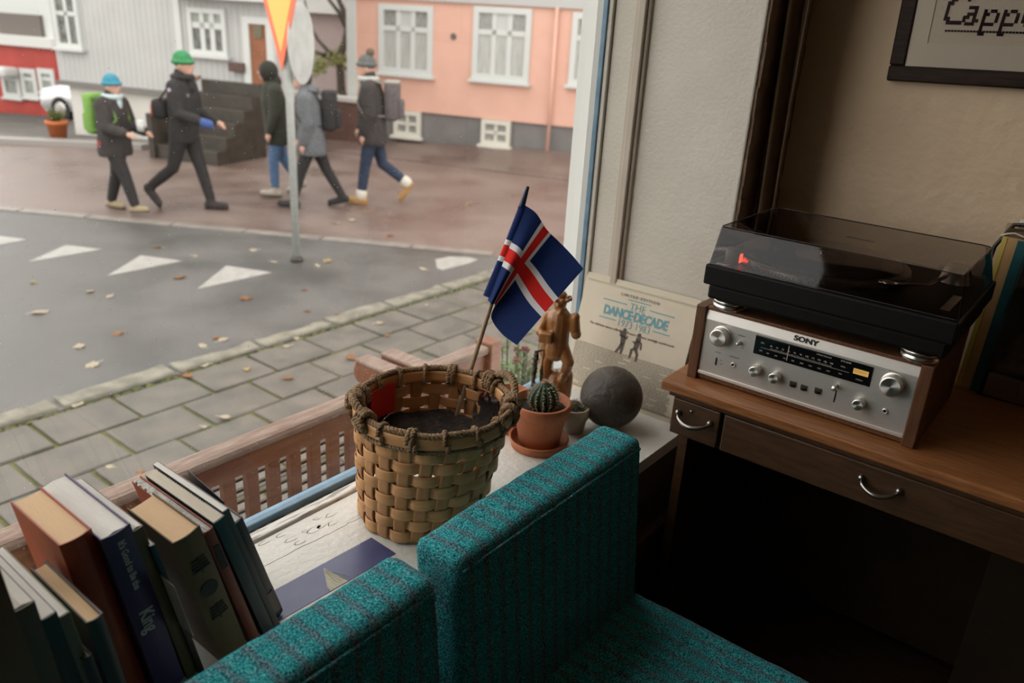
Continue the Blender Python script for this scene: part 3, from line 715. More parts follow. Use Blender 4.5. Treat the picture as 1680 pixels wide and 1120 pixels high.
obj('plastic_liner', grid(B(), liner, 140, 14, True), glass_mat('liner_film', (.93,.92,.90), 1.45, .12), bask, True)
def tagf(u, v):
    a = math.radians(170+u*33); z = .165+v*.062; c, r = bc(z); rr = r-.014
    return c+Vector((math.cos(a)*rr, math.sin(a)*rr, 0))
obj('red_tag', thicken(grid(B(), tagf, 8, 2), .0006), pm('red_label', (.55,.015,.012), None, rough=.5), bask)

# ------------------------------------------------------------------ flag
DB = (BT+Vector((.0, .0, 0))-EYE).dot(fwd)
fA = PZ(752, 672, SILL+.165); dA = (fA-EYE).dot(fwd); dT = dA-.02
fT = PD(866, 306, dT)
flag = thing('table_flag', 'small blue flag with a red and white cross on a stick in the basket', 'flag', fA)
m_stick = pm('flag_stick_wood', (.36,.25,.15), (.42,.30,.19), 30, .55, stretch=(1,1,.2))
loc = lambda p: p-fA
obj('stick', tube(B(), [loc(fA-(fT-fA)*.06), loc(fA+(fT-fA)*.9)], .0046, 10), m_stick, flag, True)
m_navy = pm('navy_plastic', (.018,.035,.09), None, rough=.4)
q0 = fA+(fT-fA)*.90; 
obj('finial', tube(B(), [loc(q0), loc(q0+(fT-fA)*.02), loc(fA+(fT-fA)*.985), loc(fT)], [.0066, .0064, .0040, .0036], 12), m_navy, flag, True)
def flagmat():
    m = bpy.data.materials.new('flag_cloth'); m.use_nodes = True; nt = m.node_tree; b = nt.nodes['Principled BSDF']
    uv = N(nt, 'ShaderNodeUVMap'); s = N(nt, 'ShaderNodeSeparateXYZ'); nt.links.new(uv.outputs[0], s.inputs[0])
    du = mth(nt, 'ABSOLUTE', mth(nt, 'SUBTRACT', s.outputs[0], .36)); dv = mth(nt, 'ABSOLUTE', mth(nt, 'SUBTRACT', s.outputs[1], .5))
    w = mth(nt, 'MAXIMUM', mth(nt, 'LESS_THAN', du, .086), mth(nt, 'LESS_THAN', dv, .115))
    r = mth(nt, 'MAXIMUM', mth(nt, 'LESS_THAN', du, .046), mth(nt, 'LESS_THAN', dv, .062))
    def mixc(f, a, bq):
        x = N(nt, 'ShaderNodeMix', data_type='RGBA'); nt.links.new(f, x.inputs[0])
        for i, c in ((6, a), (7, bq)):
            if isinstance(c, tuple): x.inputs[i].default_value = (*c, 1)
            else: nt.links.new(c, x.inputs[i])
        return x.outputs[2]
    c = mixc(r, mixc(w, (.010,.028,.13), (.80,.78,.80)), (.72,.022,.018))
    nt.links.new(c, b.inputs['Base Color']); b.inputs['Roughness'].default_value = .75
    b.inputs['Specular IOR Level'].default_value = .2
    return m
m_flag = flagmat()
US = (0, .18, .36, .6, .8, 1)
CT = (((862,337,0),(880,350,-.004),(897,376,-.002),(918,397,.004),(938,418,.002),(957,441,-.006)),
      ((829,416,0),(842,424,-.012),(852,436,-.004),(868,458,.008),(884,482,.0),(902,504,-.012)),
      ((800,492,0),(806,499,-.012),(812,500,.010),(806,521,.012),(822,546,.0),(848,566,-.018)))
def cr_(P, t):
    n = len(P)-1; x = t*n; i = min(int(x), n-1); f = x-i
    p0, p1, p2, p3 = P[max(i-1, 0)], P[i], P[i+1], P[min(i+2, n)]
    return .5*((2*p1)+(p2-p0)*f+(2*p0-5*p1+4*p2-p3)*f*f+(3*p1-p0-3*p2+p3)*f**3)
def remap(u):
    for i in range(5):
        if u <= US[i+1]+1e-9: return (i+(u-US[i])/(US[i+1]-US[i]))/5
    return 1
NETS = [[PD(x, y, dA+(dT-dA)*(672-y)/366 - .004 + dz) for x, y, dz in row] for row in CT]
def cloth(u, v):
    rows = [cr_(r, remap(u)) for r in NETS]
    p = cr_(rows, v); p = p + fwd*(.0035*math.sin(v*9+u*5)*u)
    return loc(p)
obj('cloth', grid(B(), cloth, 60, 40), m_flag, flag, True)
h0 = PD(862, 337, dA+(dT-dA)*.915); h1 = PD(806, 488, dA+(dT-dA)*.5)
ax = (h1-h0)
def sleeve_f(u, v):
    c = h0.lerp(h1, v) - rgt*.0035*(1-v) - rgt*.004*v; a = 2*math.pi*u; t = ax.normalized(); s = t.cross(fwd).normalized()
    r = .0072+.0032*v+.0012*math.sin(3*a+v*4)*v
    return loc(c + s*math.cos(a)*r*1.15 + fwd*math.sin(a)*r*.75)
bm = grid(B(), sleeve_f, 24, 30, True); uvl = bm.loops.layers.uv.verify()
for f in bm.faces:
    for l in f.loops: l[uvl].uv.x = .05
obj('pole_sleeve', bm, m_flag, flag, True)

# ------------------------------------------------------------------ pots, cacti
m_ter = pm('terracotta', (.42,.135,.055), (.50,.18,.08), 14, .7, .15, 90)
m_cact = pm('cactus_green', (.012,.030,.014), (.025,.055,.022), 40, .5)
m_spine = pm('cactus_spine', (.45,.40,.28), None, rough=.7)
def pot(name, label, p, R, H, mat, saucer=True, rim=.012):
    t = thing(name, label, 'potted plant', p); b = .010 if saucer else 0
    if saucer: obj('saucer', lathe(B(), [(0, 0), (R*.95, 0), (R*1.04, .020), (R*.98, .021), (R*.90, .006), (0, .006)], 40), mat, t, True)
    w = .005
    obj('pot', lathe(B(), [(0, b), (R*.70, b), (R*.90, b+H-.026), (R, b+H-.025), (R*1.02, b+H-.002), (R, b+H), (R-w, b+H), (R*.86, b+H-.022), (0, b+H-.022)], 48), mat, t, True)
    obj('soil', lathe(B(), [(0, b+H-.017), (R*.5, b+H-.016), (R*.89, b+H-.019)], 32), m_soil, t)
    return t, b+H-.018
pp = PZ(885, 735, SILL)
pt, zs_ = pot('potted_cactus', 'round ribbed cactus in a terracotta pot with a saucer on the sill', (pp.x-.012, pp.y+.012, SILL), .065, .100, m_ter)
def cac(u, v):
    a = 2*math.pi*u; z = v*.068; R = .034*math.sin(math.pi*(.12+.86*v))**.7 if v < 1 else .002
    R *= (.86+.14*abs(math.cos(a*6.5)))
    return Vector((.004+R*math.cos(a), R*math.sin(a), zs_-.006+z+ .002))
cb = obj('cactus', grid(B(), cac, 104, 20, True), m_cact, pt, True)
bm = B(); rs = random.Random(1)
for i in range(13):
    a = 2*math.pi*i/13
    for k in range(9):
        v = .12+k*.095; R = .034*math.sin(math.pi*(.12+.86*v))**.7; p = Vector((.004+R*math.cos(a), R*math.sin(a), zs_-.004+v*.068))
        for q in range(4):
            d = Vector((math.cos(a), math.sin(a), .2))+Vector((rs.uniform(-.8, .8), rs.uniform(-.8, .8), rs.uniform(-.8, .8)))
            tube(bm, [p, p+d.normalized()*.007], [.0005, .0002], 3)
        ball(bm, p, .0016, 5, 3)
for q in range(30):
    d = Vector((rs.uniform(-1, 1), rs.uniform(-1, 1), 1)).normalized(); tube(bm, [(.004, 0, zs_+.062), Vector((.004, 0, zs_+.062))+d*.010], [.0008, .0003], 3)
o = obj('spines', bm, m_spine, cb); o['kind'] = 'stuff'
obj('crown', ball(B(), (.004, 0, zs_+.063), .006, 10, 6, (1, 1, .5)), pm('cactus_crown', (.40,.20,.12), None, rough=.9), cb)
pq = PZ(943, 712, SILL)
pt, zs_ = pot('potted_cactus', 'small spiny cactus in a beige pot with a gold label beside the ball', (pq.x-.014, pq.y+.012, SILL), .034, .062, pm('beige_glaze', (.42,.35,.25), (.48,.40,.29), 10, .4), False)
bm = B()
for c, r in (((0, 0, .012), .020), ((.014, .006, .008), .013), ((-.013, .008, .008), .014), ((.002, -.014, .006), .011)): ball(bm, Vector(c)+Vector((0, 0, zs_)), r, 16, 10)
cb = obj('cactus', bm, pm('spiny_green', (.05,.06,.03), (.12,.11,.06), 120, .8, .8, 300), pt, True)
bm = B()
for q in range(260):
    d = Vector((rs.gauss(0, 1), rs.gauss(0, 1), abs(rs.gauss(0, 1)))).normalized(); c, r = ((0, 0, .012), .020) if q % 2 else rs.choice((((.014, .006, .008), .013), ((-.013, .008, .008), .014), ((.002, -.014, .006), .011)))
    p = Vector(c)+Vector((0, 0, zs_))+d*r; tube(bm, [p, p+(d+Vector((rs.uniform(-.4, .4),)*3)).normalized()*.006], [.0005, .0002], 3)
o = obj('spines', bm, m_spine, cb); o['kind'] = 'stuff'
def lab(u, v):
    a = math.radians(-52+u*26); r = .0345*(.70+.2*(.35+v*.28))+.0012; return Vector((r*math.cos(a), r*math.sin(a), .022+v*.017))
o = obj('gold_label', thicken(grid(B(), lab, 6, 2), .0004), pm('gold_paper', (.42,.26,.04), (.10,.06,.015), 160, .35, metal=.5), pt)
pr = PZ(838, 716, SILL)
pot('potted_cactus', 'terracotta pot half hidden between the basket and the round cactus', (pr.x-.035, pr.y+.035, SILL), .046, .080, m_ter)
# dry twig standing by the figure
pw = Vector((pp.x-.050, pp.y+.095, SILL))
tw = thing('dry_twig', 'dark knobbly dry twig standing between the round cactus and carved figure', 'twig', pw)
bm = B(); rt = random.Random(4)
def wig(a, b, r, n=22):
    a = Vector(a); b = Vector(b); pts = []; rd_ = []
    for i in range(n+1):
        t = i/n; pts.append(a.lerp(b, t)+Vector((rt.uniform(-1, 1), rt.uniform(-1, 1), 0))*.0012); rd_.append(r*rt.uniform(.75, 1.3))
    tube(bm, pts, rd_, 7)
tl_ = loc  # keep
def w_(px, py): v = PD(px, py, (pw+Vector((0,0,.1))-EYE).dot(fwd)); return v-pw
wig((w_(872, 640).x, w_(872, 640).y, 0), w_(876, 612), .005); wig(w_(876, 612), w_(881, 576), .006); wig(w_(881, 576), w_(892, 574), .0022, 8)
wig((w_(889, 640).x, w_(889, 640).y, 0), w_(889, 600), .0035); wig(w_(889, 600), w_(893, 573), .0018, 10)
obj('stem', bm, pm('twig_bark', (.05,.045,.03), (.11,.10,.06), 120, .9, .6, 200), tw, True)

# ------------------------------------------------------------------ carved figure
pf_ = Vector((-1.0, 1.49, SILL))
fig = thing('wooden_figurine', 'carved wooden man standing on a stump beside the grey ball', 'figurine', pf_, (0, 0, math.radians(24)))
# local: faces -y, x to its left hand (photo right)
S_ = 1.0
bm = B()
chain(bm, [(-.004,-.01,.0), (0,0,.03), (.004,.004,.062)], [.036, .033, .026], 12)
chain(bm, [(.016,.006,.03), (.022,.004,.075)], [.024, .019], 10)
chain(bm, [(-.018,-.006,.055), (-.020,-.004,.09), (-.016,0,.135)], [.012, .0135, .016], 10)           # straight leg
chain(bm, [(.022,.0,.075), (.030,-.014,.115), (.010,0,.145)], [.011, .013, .016], 10)                     # bent leg
chain(bm, [(.022,-.010,.080), (.020,-.024,.078)], [.010, .008], 8); chain(bm, [(-.018,-.012,.060), (-.019,-.026,.056)], [.010, .008], 8)
chain(bm, [(-.002,0,.135), (0,0,.17), (0,.002,.205), (0,.003,.218)], [.027, .025, .026, .018], 12)        # coat
chain(bm, [(-.024,-.006,.128), (-.022,-.004,.17)], [.013, .012], 8)
chain(bm, [(-.026,.002,.205), (-.036,-.012,.175), (-.014,-.028,.172)], [.013, .011, .009], 10)            # bent arm with book
chain(bm, [(.026,.002,.206), (.040,-.006,.178), (.036,-.012,.212)], [.013, .0115, .010], 10)
ball(bm, (.036,-.014,.218), .0105, 10, 8)
box(bm, -.034, -.006, -.040, -.024, .160, .182)
chain(bm, [(0,.0,.215), (0,-.002,.232)], [.010, .010], 8); ball(bm, (0,-.003,.243), .0165, 12, 10, (.9, 1, 1.15)); ball(bm, (0,-.020,.240), .004, 8, 6)
chain(bm, [(.006,-.012,.232),(.004,-.016,.225)], [.006,.004], 8)
for a in range(10): ball(bm, (.021*math.cos(a*.63), -.003+.021*math.sin(a*.63), .252), .005, 8, 6)
ball(bm, (0,-.002,.258), .014, 12, 8, (1, 1, .7))
for v in bm.verts: v.co *= 1.13
me = remesh(bm, .0024, 2)
m_carv = pm('carved_wood', (.26,.105,.03), (.40,.18,.055), 26, .32, .35, 90, stretch=(1,1,.5), coat=.3)
obj('body', me, m_carv, fig, True)

# ------------------------------------------------------------------ stone ball
dC = (Vector((-.828, 1.50, SILL+.09))-EYE).dot(fwd); cc = PD(1003, 651, dC+.02)
R_ = cc.z-SILL
bm = B(); bmesh.ops.create_icosphere(bm, subdivisions=5, radius=R_*1.0)
for v in bm.verts: v.co *= 1+.004*noise.noise(v.co*30)+.0025*noise.noise(v.co*90)
for v in bm.verts: v.co += Vector((cc.x, cc.y, SILL+R_))
o = obj('stone_ball', bm, pm('dark_stone', (.055,.046,.038), (.095,.08,.065), 16, .6, .5, 60), None, True)
tag(o, 'dark grey stone ball resting on the sill before the record sleeve', 'ball')
print('ball radius', R_)

# ------------------------------------------------------------------ postcard
cd = thing('postcard', 'blue postcard with a pale church tower lying on the sill beside the basket', 'postcard', (-.855, .69, SILL), (0, 0, math.radians(-2)))
obj('card', bx(-.066, .0, -.13, .127, .0002, .0008), pm('blue_print', (.045,.055,.16), (.10,.11,.23), 9, .3, lo=.3, hi=.75), cd)
bm = B()
poly = [(-.010, .095-.055), (-.056, .034+.0), (-.012, .008), (.0, .006), (.0, .042)]
f = [bm.verts.new((x, y-.02, .0010)) for x, y in poly]; g = [bm.verts.new((x, y-.02, .0008)) for x, y in poly]
bm.faces.new(f); bmesh.ops.recalc_face_normals(bm, faces=bm.faces)
tow = obj('printed_tower', bm, pm('tower_print', (.50,.47,.35), (.36,.34,.26), 160, .5, stretch=(.4,3,1)), cd)
bm = B()
for k in range(5): tube(bm, [(-.050+.002*k, .012-.001*k, .0011), (-.008, .030-.0055*k, .0011)], .0005, 4, True, .3)
obj('printed_line', bm, pm('tower_line', (.25,.22,.15), None), tow)
bm = B(); box(bm, -.0635, -.063, -.12, .10, .0008, .0010); obj('printed_rule', bm, pm('card_rule', (.45,.45,.55), None), cd)
# ------------------------------------------------------------------ books leaning in a row on the sill
m_page_w = pm('white_pages', (.76,.73,.68), (.68,.65,.60), 60, .85, .2, 300, stretch=(1,30,1))
m_page_t = pm('tan_pages', (.74,.51,.31), (.68,.46,.27), 60, .85, .2, 300, stretch=(1,30,1))
m_page_c = pm('cream_pages', (.62,.56,.45), (.55,.49,.39), 60, .85, .2, 300, stretch=(1,30,1))
MSP = Matrix(((0, 0, 1, 0), (0, 1, 0, 0), (-1, 0, 0, 0), (0, 0, 0, 1)))
def book(label, xs, yl, yr, zt, lean, depth, cov, pages, hard=True, ov=.003, curl=0):
    th = math.radians(lean); h = (zt-SILL)/math.cos(th); y0 = yl+h*math.sin(th); t = (yr-yl)/math.cos(th)
    r = thing('book', label, 'book', (xs, y0, SILL+.0003), (th, 0, 0), 'books on the window sill')
    c = .0022 if hard else .0009
    if not hard: ov = .0004
    bm = B()
    box(bm, -depth, -.0005, 0, c, 0, h, c*.3); box(bm, -depth, -.0005, t-c, t, 0, h, c*.3)
    # rounded spine
    n = 7; bul = min(.004, t*.18)
    pts = [(-.0005 + bul*math.sin(math.pi*k/n)*(1 if hard else .4), t*k/n) for k in range(n+1)]
    inn = [(x-.0018, y) for x, y in pts]
    va = [[bm.verts.new((x, y, z)) for x, y in pts] for z in (0, h)]; vb = [[bm.verts.new((x, y, z)) for x, y in inn] for z in (0, h)]
    for k in range(n):
        bm.faces.new((va[0][k], va[0][k+1], va[1][k+1], va[1][k])); bm.faces.new((vb[0][k+1], vb[0][k], vb[1][k], vb[1][k+1]))
        bm.faces.new((va[1][k], va[1][k+1], vb[1][k+1], vb[1][k])); bm.faces.new((va[0][k+1], va[0][k], vb[0][k], vb[0][k+1]))
    obj('cover', bm, cov, r)
    ry = random.Random(int(yl*1e4))
    bm = B(); tt_ = t-2*c-.0002
    def pg(u, v):  # top page surface with slight waviness
        return Vector((-depth+ov+(depth-ov-.003)*u, c+.0001+tt_*v, h-ov - .0022*math.sin(math.pi*v)*(.35 if hard else .15) + curl*(u-.5)**2*(1-2*abs(v-.5))))
    grid(bm, pg, 16, 14)
    b0 = [v for v in bm.verts]
    es = [e for e in bm.edges if len(e.link_faces) == 1]
    ex = bmesh.ops.extrude_edge_only(bm, edges=es)
    for v in ex['geom']:
        if isinstance(v, bmesh.types.BMVert): v.co.z = ov
    bmesh.ops.recalc_face_normals(bm, faces=bm.faces)
    obj('pages', bm, pages, r)
    return r, t, h
def spine_text(r, s, size, mat, y, z, sx=1.0, off=.0003, x=.0035):
    text('spine_lettering', s, size, mat, r, T(x, y, z) @ MSP, .0002, 'LEFT', sx, off)
cl = lambda n, c, rough=.4, c2=None: pm(n, c, c2, 14, rough)
m_gold = pm('gold_lettering', (.48,.38,.22), None, rough=.5)
m_lilac = pm('lilac_lettering', (.55,.50,.50), None, rough=.5)
book('large plain brown book at the far left, cut by the edge of the frame', -.775, .150, .2105, .872, 5, .17, cl('plain_brown_cover', (.11,.065,.035), .6), m_page_c, True)
book('tall pale-paged book with a brown cover beside the large plain brown book', -.78, .212, .236, .815, 5, .19, cl('brown_cover', (.09,.055,.03)), m_page_w, False, curl=.010)
book('white-paged paperback with a black spine, second from the left end', -.78, .237, .254, .790, 7, .17, cl('black_cover', (.02,.018,.016)), m_page_w, False)
b, t, h = book('white-paged book with a lime green side, third from the left end', -.78, .2545, .266, .783, 7, .17, cl('grey_brown_cover', (.12,.10,.07)), m_page_w, False)
obj('lime_side', bx(-.168, -.001, t+.0001, t+.0008, .002, h-.002), cl('lime_print', (.38,.44,.04)), b)
book('short black book with pale pages wedged beside the lime green one', -.775, .2675, .279, .720, 7, .12, cl('black_cover2', (.012,.012,.011)), m_page_c, True)
b, t, h = book('dark book with tan pages leaning in front of the red spined one', -.78, .280, .2985, .760, 7, .14, cl('charcoal_cover', (.025,.022,.020)), m_page_t, True)
obj('pink_edge', bx(-.13, -.0005, t+.0001, t+.0007, .002, h-.001), cl('pink_edge_print', (.22,.10,.09)), b)
b, t, h = book('thick book with tan page tops and a glowing red spine', -.872, .299, .337, .806, 8, .135, cl('red_cover', (.34,.045,.012), .45, (.26,.03,.01)), m_page_t, True)
b, t, h = book('thick purple book with pale capitals on its spine and white page tops', -.856, .3385, .3755, .801, 9, .17, cl('purple_cover', (.055,.032,.12), .4, (.045,.027,.10)), m_page_w, True, curl=.012)
spine_text(b, "It's Good to Be the", .0125, m_lilac, t*.52, h*.95, .8); spine_text(b, 'King', .026, m_lilac, t*.50, h*.54, .8, .0006)
b, t, h = book('olive and dark book with white page tops, right of the purple one', -.856, .3765, .391, .793, 10, .16, cl('olive_cover', (.13,.09,.035), .5, (.10,.07,.03)), m_page_w, False, curl=.010)
b, t, h = book('thin black magazine whose page edges show under the old brown book', -.850, .3925, .400, .765, 11, .12, cl('black_gloss', (.012,.012,.012), .25), m_page_w, False)
obj('paper_sheet', box(B(), .0, .032, -.0004, .0004, h*.42, h*.80, M=RY(.0)), m_page_c, b)
b, t, h = book('thick old brown book with tan page tops and a dark disc on its spine', -.838, .416, .4545, .764, 13, .115, cl('antique_cover', (.17,.105,.04), .6, (.11,.07,.028)), m_page_t, True)
m_orn = pm('ornament_print', (.02,.014,.01), None)
bm = lathe(B(), [(0, .0010), (.0125, .0010), (.0125, 0), (0, 0)], 28, T(.0034, t*.5, h*.60) @ RY(math.pi/2))
obj('spine_disc', bm, m_orn, b)
for z in (.78, .42):
    bm = B()
    for k in range(4): box(bm, .0030, .0044, t*.5-.013+.001*k, t*.5+.013-.001*k, h*z+(k-1.5)*.006, h*z+(k-1.5)*.006+.003)
    box(bm, .0030, .0044, t*.5-.0015, t*.5+.0015, h*z-.014, h*z+.014)
    obj('spine_ornament', bm, m_orn, b)
b, t, h = book('red book with frayed grey page tops, right of the old brown one', -.842, .4605, .475, .755, 14.5, .185, cl('brick_red_cover', (.30,.055,.025), .5, (.22,.035,.02)), pm('frayed_pages', (.50,.51,.47), (.58,.57,.53), 30, .9, .8, 80), True, curl=.008)
bm = B(); box(bm, .0026, .0040, t*.2, t*.8, h*.70, h*.88); obj('black_label', bm, m_orn, b)
bm = B(); rf = random.Random(8)
for k in range(36):
    x = -.183+k*.0051; box(bm, x, x+.005, .0002, .0028, h-.004, h+rf.uniform(-.002, .0035))
obj('torn_edge', bm, pm('torn_board', (.55,.50,.45), None, rough=.9), b)
b, t, h = book('dark teal spiral-bound book with cream pages', -.842, .4765, .4935, .762, 15.5, .175, cl('deep_teal_cover', (.012,.035,.035), .35), m_page_c, False)
bm = B()
for k in range(22):
    x = -.165+k*.0055; pts = [(x, t+.0005+.0028*math.cos(a*.5236), h-.004+.0048*math.sin(a*.5236)) for a in range(13)]; tube(bm, pts, .0007, 4)
obj('spiral_binding', bm, pm('spiral_wire', (.10,.09,.08), None, rough=.3, metal=.7), b)
b, t, h = book('slim white-paged dark book leaning just before the rightmost one', -.848, .4945, .5035, .768, 16, .18, cl('slate_cover', (.06,.055,.05), .35), m_page_w, False)
b, t, h = book('dark glossy book with white page tops and pinkish spine foot, rightmost', -.868, .512, .535, .726, 16, .16, cl('dark_gloss_cover', (.016,.016,.017), .25), m_page_w, True, ov=.002)
obj('pink_foot', bx(.0026, .0042, t*.12, t*.9, .012, .055), cl('mauve_print', (.20,.13,.12), .4), b)
obj('pink_side', bx(-.05, -.001, t+.0001, t+.0006, .004, .06), cl('mauve_print2', (.22,.15,.15), .4), b)
bm = grid(B(), lambda u, v: Vector((-.158+.11*u, t+.002+.010*(1-u)*v*v, h*.55+(h*.46)*v)), 10, 10)
obj('bent_front_cover', thicken(bm, .0006), cl('bent_cover_print', (.07,.075,.075), .3), b)
# ------------------------------------------------------------------ ground outside
m_asph = pm('wet_asphalt', (.075,.071,.066), (.125,.12,.112), 1.3, .30, .5, 160, r2=.55)
m_brick = pm('wet_brick_street', (.135,.090,.075), (.20,.148,.128), 1.1, .26, .35, 60, r2=.5)
m_pave = pm('paver_concrete', (.092,.085,.072), (.155,.138,.115), 5, .45, .4, 120, r2=.7)
m_moss = pm('moss_joint', (.085,.10,.022), (.14,.14,.05), 8, .9, .6, 60)
m_kerb = pm('kerb_concrete', (.15,.138,.105), (.25,.235,.185), 9, .6, .6, 60)
XK = -4.60
# border between asphalt and brick street, from the photograph, straight on the ground
bA = PZ(0, 345, STREET); bB = PZ(725, 412, STREET); bd = (bB-bA).normalized(); bn = Vector((-bd.y, bd.x, 0))
if bn.x > 0: bn = -bn
bL = bA-bd*25; bR = bB+bd*14
def sheet(pts, z0, z1):
    bm = B(); t = [bm.verts.new((p[0], p[1], z1)) for p in pts]; b = [bm.verts.new((p[0], p[1], z0)) for p in pts]
    bm.faces.new(t); bm.faces.new(b[::-1])
    for i in range(len(pts)): j = (i+1) % len(pts); bm.faces.new((t[i], b[i], b[j], t[j]))
    bmesh.ops.recalc_face_normals(bm, faces=bm.faces); return bm
struct('ground', sheet([(-70,-60), (-1.30,-60), (-1.30,70), (-70,70)], -7.0, -6.5), m_asph)
bQ = bA+bd*((XK-bA.x)/bd.x)
struct('road', sheet([(XK, -20), (XK, bQ.y), (bL.x, bL.y), (bL.x, -20)], STREET-.3, STREET), m_asph)
far0 = PZ(0, 236, STREET); far1 = PZ(330, 246, STREET)
fN = Vector((.298, -.955, 0)); fD = Vector((.955, .298, 0)); kd = (PZ(232, 246, STREET)-far0).normalized()
k0 = far0-kd*12; k1 = PZ(232, 246, STREET); hO = PZ(222, 228, STREET)-fN*2.9; h1 = hO+fD*26; hk = hO-fD*.9
struct('street', sheet([(bL.x, bL.y), (bQ.x, bQ.y), (XK, hO.y+(XK-hO.x)*fD.y/fD.x+.1), (hk.x, hk.y), (k1.x-.1, k1.y), (k0.x, k0.y)], STREET-.3, STREET-.004), m_brick)
sw = struct('sidewalk', sheet([(XK, -20), (-1.30, -20), (-1.30, 12.9), (XK, 12.9)], STREET-.3, STREET-.02), m_moss)
rk = random.Random(11)
PW, PL = .372, .475
for i in range(8):
    x1 = XK-.015-i*-PW
    for j in range(-1, 24):
        y = .10+j*PL+(PL/2 if i % 2 else 0)
        x0_ = XK+.02+i*PW; g = .011
        if x0_+PW > -1.32: continue
        bm = B(); box(bm, x0_+g, x0_+PW-g, y+g, y+PL-g, STREET-.06, STREET-.004+rk.uniform(-.006, .006), .010)
        for v in bm.verts:
            if v.co.z > STREET-.03: v.co.z += (v.co.x-x0_)*rk.uniform(-.012, .012)
        obj('paver', bm, m_pave, sw)
kb = thing('kerb', 'row of worn pale kerb stones between the wet road and the pavement', 'kerb', (XK, 0, STREET))
y = -.4
while y < 9:
    L = rk.uniform(.62, .85); w = rk.uniform(.13, .17); sk = rk.uniform(-.03, .03)
    bm = B(); box(bm, -w, -.012, y+.015, y+L-.015, -.15, .022, .018)
    bmesh.ops.subdivide_edges(bm, edges=[e for e in bm.edges if abs((e.verts[0].co-e.verts[1].co).y) > .3], cuts=7)
    for v in bm.verts:
        if v.co.z > -.1:
            nz = noise.noise(Vector((v.co.x*6, v.co.y*5, 4)))
            if v.co.x < -.05: v.co.x += .05*nz+sk
            else: v.co.x += .010*nz
            v.co.z += .010*noise.noise(Vector((v.co.x*9, v.co.y*9, 1)))
    obj('kerb_stone', bm, m_kerb, kb); y += L
# moss strip tufts beside the kerb
bm = B()
for k in range(900):
    yy = rk.uniform(0, 8); x = XK+.012+rk.gauss(0, .014); s = rk.uniform(.006, .016)
    ball(bm, (x, yy, STREET-.012), s, 5, 3, (1, 1.4, .8))
o = obj('moss', bm, m_moss, sw); o['kind'] = 'stuff'
# pale flush border stones across the street
fb_ = thing('border_stones', 'line of flat pale border stones across the wet street behind the triangles', 'border', tuple(bA), (0, 0, math.atan2(bd.y, bd.x)))
LL = (bB-bA).length; x = -1.5
while x < (bQ-bA).length-.75:
    L = rk.uniform(.75, 1.0)
    obj('border_stone', bx(x+.01, x+L-.01, .0 if bn.dot(Vector((-bd.y, bd.x, 0))) > 0 else -.14, .14 if bn.dot(Vector((-bd.y, bd.x, 0))) > 0 else 0, -.06, .012, .006), pm('border_stone', (.19,.17,.15), (.25,.225,.20), 6, .4), fb_)
    x += L
m_mark = pm('road_paint', (.31,.30,.275), (.37,.36,.335), 12, .55, .2, 80)
marks = (((-45,410), (-2,387), (44,393), 'at the left edge of the frame'), ((46,430), (108,402), (167,409), 'second from the left'), ((175,453), (231,419), (299,428), 'third from the left'), ((324,474), (371,436), (446,447), 'nearest the sign pole'))
for a, b_, c, w in marks:
    P = [PZ(*q, STREET) for q in (a, b_, c)]; ce = sum(P, Vector())/3
    bm = sheet([(p.x, p.y) for p in P], STREET, STREET+.003)
    tag(obj('road_triangle', bm, m_mark), f'white painted give-way triangle on the wet asphalt, {w}', 'road marking', 'give-way triangles')
P = [PZ(*q, STREET) for q in ((714,426), (736,421), (768,422), (784,426), (770,432), (726,443), (717,440))]
tag(obj('road_triangle', sheet([(p.x, p.y) for p in P], STREET, STREET+.003), m_mark), 'worn white road marking beside the kerb right of the sign pole', 'road marking')
# fallen leaves
LC = [pm('leaf_yellow', (.52,.40,.16), (.60,.47,.22), 30, .5), pm('leaf_pale', (.60,.52,.38), (.66,.58,.45), 30, .5), pm('leaf_orange', (.46,.24,.10), (.38,.18,.07), 30, .5)]
lf = random.Random(21)
def leaf_mesh(s, k):
    bm = B(); n = 12; r = [1, .8, 1.1, .75, .95, .8, 1, .7, .9, .8, 1.05, .85]
    c = bm.verts.new((0, 0, .006*s)); ring_ = [bm.verts.new((s*.5*r[i]*math.cos(i*6.283/n)*1.25, s*.5*r[(i+k) % n]*math.sin(i*6.283/n), lf.uniform(0, .25)*s*.4)) for i in range(n)]
    for i in range(n): bm.faces.new((c, ring_[i], ring_[(i+1) % n]))
    bmesh.ops.solidify(bm, geom=bm.faces[:], thickness=.001)
    tube(bm, [(s*.5, 0, .004), (s*1.0, s*.06, .004)], .0018, 4)
    return bm
ORD = 'first second third fourth fifth sixth seventh eighth ninth tenth eleventh twelfth thirteenth fourteenth fifteenth sixteenth'.split()
def leaf_label(lst, k, col, where):
    same = sorted(q[0] for q in lst if q[3] == lst[k][3]); i = same.index(lst[k][0])
    return f'{col} fallen leaf {where}, {ORD[i]} from the left of its colour there'
lp_ = [(66,512,.11,1),(404,489,.10,2),(294,455,.11,2),(147,478,.07,1),(180,486,.06,1),(130,568,.08,1),(151,599,.08,1),(193,547,.07,2),(332,567,.06,1),(355,554,.06,2),(366,557,.07,1),(499,475,.05,2),(520,435,.05,1),(537,428,.10,0),(694,441,.07,1),(505,510,.05,2),(557,518,.04,2),(450,430,.06,1),(522,436,.05,1),(416,410,.07,1),(258,405,.08,0),(320,420,.05,1),(55,463,.06,0),(577,361,.09,1),(770,333,.07,0),(640,386,.08,2),(550,366,.06,1)]
